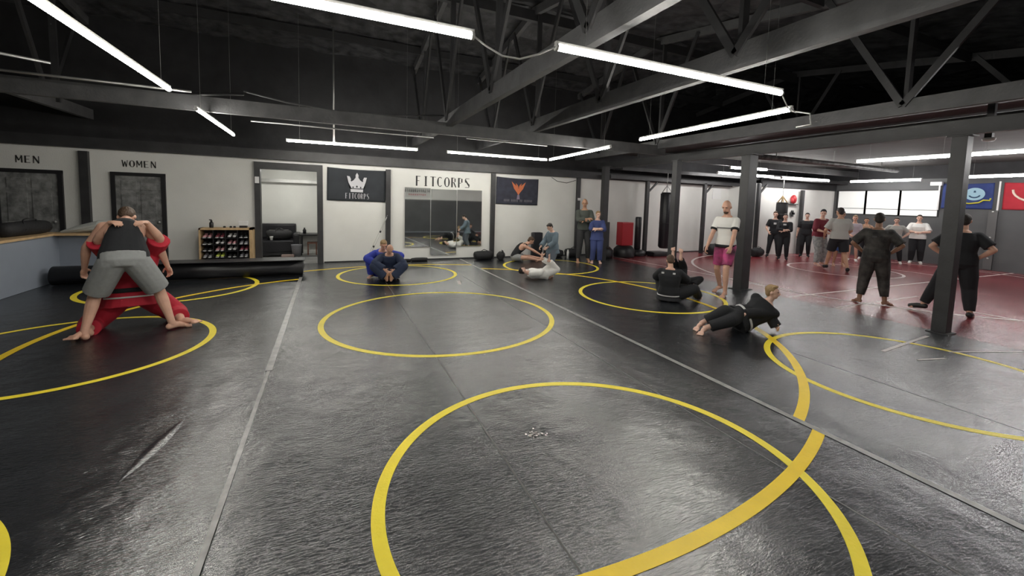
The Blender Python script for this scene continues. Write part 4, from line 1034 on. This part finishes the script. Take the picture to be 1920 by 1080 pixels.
# 4. standing child and the one in white
person('child in a blue grey gi standing over the one in white', (4.62, 8.42), (-.85, -.2), h=1.27, w=1.05,
       pel=(0, 0, .92), up1=(0, .05, 1), up2=(0, .12, 1), look=(0, .75, -.55), hands=((-.16, .36, .96), (.16, .36, .95)), elb=((-.6, -.6, -.3), (.6, -.6, -.3)), curl=.9,
       feet=((-.14, .12, .07), (.14, -.1, .07)), skin=SK_P, hair=H_DK, top=C_BGREY, sleeve=.95, bot=mat('grey_trousers', (.12, .14, .17), .85), leg=.9, loose=2.0, skirt=.12,
       extras=[belt(C_BLK, .0), chest_logo(C_WHITE, .25, .1, .2, True), arm_band(1, .5, C_WHITE, .076)])
person('person in a white gi lying on the back with legs raised', (4.22, 8.25), (.98, -.12), h=1.22, w=1.1,
       pel=(0, .10, .16), up1=(0, -1, .05), up2=(0, -1, .12), rt=(1, 0, 0), look=(0, .3, 1), hup=(0, -1, .3), hands=((-.26, -.1, .2), (.2, .0, .3)), elb=((-1, 0, -.2), (1, 0, 0)),
       feet=((-.10, .10, .62), (.12, .26, .60)), knee=((0, 1, 0), (0, 1, 0)), fdir=((0, .3, 1), (0, .3, 1)),
       skin=SK_P, hair=H_DK, top=C_WHITE, sleeve=.95, bot=C_WHITE, leg=.98, loose=2.2, skirt=.08, extras=[belt(C_BLK)])
# 5. man with crossed arms and the child beside him
person('bald man in a grey green shirt with crossed arms beside the column', (6.74, 10.45), (-.35, -.9), h=1.84, w=1.05, look=(.25, 1, -.1),
       hands=((.04, .24, 1.14), (-.04, .25, 1.19)), elb=((-1, .1, -.5), (1, .1, -.5)), hdir=((1, 0, .1), (-1, 0, .1)),
       feet=((-.14, 0, .07), (.16, .12, .07)), skin=SK_T, hair=None, top=C_OLIVE, sleeve=.9, bot=mat('dark_grey_trousers', (.03, .03, .032), .85), leg=1.0, loose=1.1)
person('child in a blue gi standing beside the bald man', (6.98, 10.12), (-.5, -.85), h=1.50, w=1.05, look=(-.3, 1, -.15),
       hands=((.03, .24, 1.12), (-.03, .25, 1.16)), elb=((-1, .1, -.5), (1, .1, -.5)), hdir=((1, 0, .1), (-1, 0, .1)),
       skin=SK_P, hair=H_BL, top=mat('faded_blue_cotton', (.05, .07, .2), .85), sleeve=.6, bot=MATS['faded_blue_cotton'], leg=1, loose=2.0, skirt=.12)
# 6. coach
person('bald bearded coach in a white top and pink and black shorts, walking', (7.02, 5.80), (-.97, -.25), h=1.86, w=.98,
       pel=(0, 0, .93), up1=(0, .02, 1), look=(-.1, 1, -.28), hands=((-.24, .34, .86), (.24, .24, .84)), elb=((-.5, -.8, 0), (.5, -.8, 0)), curl=.9,
       feet=((-.12, .16, .07), (.15, -.20, .10)), fdir=((-.15, 1, -.1), (.25, .95, -.25)), knee=((0, 1, 0), (0.1, 1, 0)),
       skin=SK_L, hair=None, beard=H_BR, top=C_WHITE, sleeve=.36, bot=C_PINK, leg=.42, loose=1.0, vox=.0065,
       extras=[belt(mat('grey_chest_band', (.2, .2, .2), .8), .30, .022, .028, 'chest_band'), arm_band(0, .62, C_BLK, .07), arm_band(1, .62, C_BLK, .07),
               lambda I: I['ring']('shirt_hem', -.03, .05, C_BLK, .026)])
# 7. seated in black with partner whose feet are raised
person('person in a black gi sitting with back to the viewer', (5.52, 5.68), (.80, .62), h=1.52, w=1.18,
       pel=(0, 0, .155), up1=(0, -.10, 1), up2=(0, .12, 1), look=(-.3, .9, -.45), hands=((-.16, .42, .38), (.12, .40, .40)), elb=((-1, 0, -.3), (1, -.1, -.3)),
       feet=((-.22, .62, .07), (.52, .52, .07)), knee=((-.4, .4, 1), (1, .3, .5)), skin=SK_L, hair=H_BR, top=C_BLK, sleeve=1, bot=C_BLK, leg=1, loose=2.0, skirt=.06, vox=.0065,
       extras=[belt(C_STRIPE, -.015, .022, .045, 'hem_stripe'), chest_logo(C_STRIPE, .42, .05, .035, True, .10), chest_logo(C_STRIPE, .42, .05, .035, True, -.12)])
person('person in black lying down with bare feet raised straight up', (6.50, 6.42), (-.84, -.55), h=1.55, w=1.05,
       pel=(0, .28, .155), up1=(0, -1, .04), up2=(0, -1, .08), look=(0, .3, 1), hup=(0, -1, .3), hands=((-.3, -.1, .12), (.3, -.1, .12)), elb=((-1, 0, -.2), (1, 0, -.2)),
       feet=((-.085, .42, .78), (.085, .42, .80)), knee=((0, -1, .1), (0, -1, .1)), fdir=((0, -.15, 1), (0, -.15, 1)),
       skin=SK_P, hair=H_BR, top=C_BLK, sleeve=1, bot=C_BLK, leg=.95, loose=1.6)
# 8. reclining child
person('blond child in a black gi lying on one side', (5.30, 3.95), (-.36, -.93), h=1.50, w=1.1,
       pel=(.06, 0, .19), up1=(-1, -.1, .25), up2=(-.75, .0, .75), rt=(-.35, .45, -.8), look=(-.25, .2, .0), hup=(-.15, .1, 1),
       hands=((-.46, .14, .035), (.30, .14, .28)), elb=((-1, 0, 0), (0, .2, .5)), hdir=((.3, 1, 0), (1, .2, -.3)),
       feet=((.80, .20, .08), (.76, .0, .10)), knee=((.1, .9, .15), (0, .4, 1)), fdir=((.7, .6, -.1), (.8, .5, -.2)),
       skin=SK_P, hair=H_BL, top=C_BLK, sleeve=1, bot=C_BLK, leg=.93, loose=2.0, skirt=.1, vox=.0065,
       extras=[belt(C_STRIPE, .0, .03, .05, 'belt'), belt(mat('dim_stripe', (.12, .12, .12), .8), .16, .03, .036, 'jacket_stripe')])
# 9. the class on the red mat
V9 = .010
person('woman in a black shirt with a pale logo standing at the left of the class', (14.42, 9.92), (-.80, -.6), h=1.62, w=1.05, vox=V9, skin=SK_P, hair=H_BR, hairlen=.05,
       hands=((-.2, .2, .92), (.2, .22, .95)), top=C_BLK, sleeve=.42, bot=C_BLK, leg=1, extras=[chest_logo(C_STRIPE)], feet=((-.16, 0, .07), (.18, .12, .07)), shoes=C_BLK)
person('person in a black shirt with crossed arms beside the one with the pale logo', (13.97, 9.25), (-.85, -.52), h=1.55, w=1.15, vox=V9, skin=SK_P, hair=H_DK, hairlen=.06,
       hands=((.03, .24, 1.08), (-.03, .25, 1.13)), elb=((-1, .1, -.5), (1, .1, -.5)), hdir=((1, 0, .1), (-1, 0, .1)), top=C_BLK, sleeve=.9, bot=C_BLK, leg=1, extras=[chest_logo(C_STRIPE, .40, .1, .06)], shoes=C_BLK)
person('person in plain black with arms hanging, standing before the white wall', (15.75, 9.62), (-.87, -.49), h=1.60, w=1.15, vox=V9, skin=SK_P, hair=H_DK, hands=((-.36, .12, .85), (.3, .1, .85)), top=C_BLK, sleeve=.45, bot=C_BLK, leg=1, shoes=C_BLK)
person('person in a maroon top, black cap and plaid trousers', (13.85, 8.05), (-.2, -.9), h=1.76, w=1.12, vox=V9, skin=SK_P, hair=C_BLK, look=(.8, .8, -.2), up2=(0, .2, 1),
       hands=((-.05, .38, 1.02), (.22, .36, 1.05)), elb=((-.8, -.3, -.3), (.6, -.5, -.5)), top=C_MAR, sleeve=.6, bot=C_PLAID, leg=1, loose=1.9, feet=((-.16, 0, .07), (.16, .1, .07)))
person('person with brown arms and a patterned tan top beside the maroon one', (14.4, 7.75), (-.7, -.6), h=1.72, w=1.0, vox=V9, skin=SK_T, hair=H_DK, hands=((-.1, .34, 1.02), (.16, .32, 1.0)), top=C_TAN, sleeve=.5, bot=mat('steel_blue_cotton', (.04, .09, .25), .8), leg=.5, loose=1.5)
person('person in a grey shirt and black shorts stepping over the red mat', (13.0, 7.02), (.55, .6), h=1.80, w=1.15, vox=V9, skin=SK_T, hair=H_DK, up2=(0, .12, 1), look=(-.4, 1, -.1),
       hands=((-.26, .28, .95), (.22, .3, .98)), top=C_SAGE, sleeve=.45, bot=C_BLK, leg=.42, loose=1.7, feet=((-.16, .3, .07), (.18, -.22, .10)), fdir=((0, 1, -.1), (.3, .9, -.2)), shoes=C_BLK)
person('person with bare legs and a white top standing before the dark wall, left', (16.2, 8.30), (-.9, -.4), h=1.58, w=.95, vox=V9, skin=SK_L, hair=H_BL, hairlen=.1, hands=((-.1, .26, 1.0), (.1, .26, 1.0)), top=mat('lilac_cotton', (.5, .45, .5), .8), sleeve=.4, bot=C_BLK, leg=.35, shoes=C_WHITE)
person('person with bare arms in a tan vest behind the camo one', (17.3, 8.50), (-.9, -.4), h=1.50, w=1.0, vox=V9, skin=SK_T, hair=H_DK, hands=((-.3, .2, 1.0), (.3, .25, 1.0)), top=C_TAN, tank=True, bot=C_BLK, leg=1, shoes=C_WHITE)
person('person in dark camo clothes with hands on hips, back to the viewer', (9.12, 4.28), (.88, .42), h=1.70, w=1.12, vox=.0065, skin=SK_B, hair=H_DK,
       hands=((-.20, .06, .98), (.20, .06, .98)), elb=((-1, -.5, 0), (1, -.5, 0)), hdir=((1, .6, -.2), (-1, .6, -.2)),
       top=C_CAMO, sleeve=.5, bot=C_CAMO, leg=.92, loose=1.7, feet=((-.19, -.05, .07), (.19, .02, .07)), fdir=((-.5, .8, -.1), (.6, .7, -.1)), extras=[chest_logo(mat('grey_print', (.07, .07, .07), .8), .36, .07, .035, True, -.05)])
person('person in a light grey shirt with one hand on the hip by the dark wall', (17.2, 7.58), (-.88, -.4), h=1.55, w=1.2, vox=V9, skin=SK_P, hair=H_DK,
       hands=((-.3, .15, .9), (-.20, .06, .98))[::-1] if False else ((-.20, .06, .98), (.20, .06, .98)), elb=((-1, -.4, 0), (1, -.4, 0)), top=C_SAGE, sleeve=.45, bot=C_BLK, leg=1, shoes=C_WHITE, feet=((-.2, 0, .07), (.2, .1, .07)))
person('woman in a white shirt with clasped hands by the dark wall', (18.05, 7.33), (-.92, -.38), h=1.66, w=1.22, vox=V9, skin=SK_P, hair=H_DK, hairlen=.04,
       hands=((-.05, .24, 1.12), (.05, .24, 1.12)), elb=((-1, 0, -.4), (1, 0, -.4)), top=C_WHITE, sleeve=.5, bot=C_BLK, leg=1, shoes=C_WHITE, loose=1.8, feet=((-.13, 0, .07), (.13, 0, .07)))
person('person in black with hands on hips behind the nearest column', (9.55, 3.28), (.93, .30), h=1.72, w=1.14, vox=.0065, skin=SK_L, hair=H_DK,
       hands=((-.20, .04, 1.0), (.20, .04, 1.0)), elb=((-1, -.5, 0), (1, -.5, 0)), hdir=((1, .6, -.2), (-1, .6, -.2)),
       top=C_BLK, sleeve=.42, bot=C_BLK, leg=.98, loose=1.9, feet=((-.42, -.06, .07), (.18, -.06, .07)), fdir=((-.9, .3, -.1), (.1, .9, -.1)), shoes=M_BLACKPL)
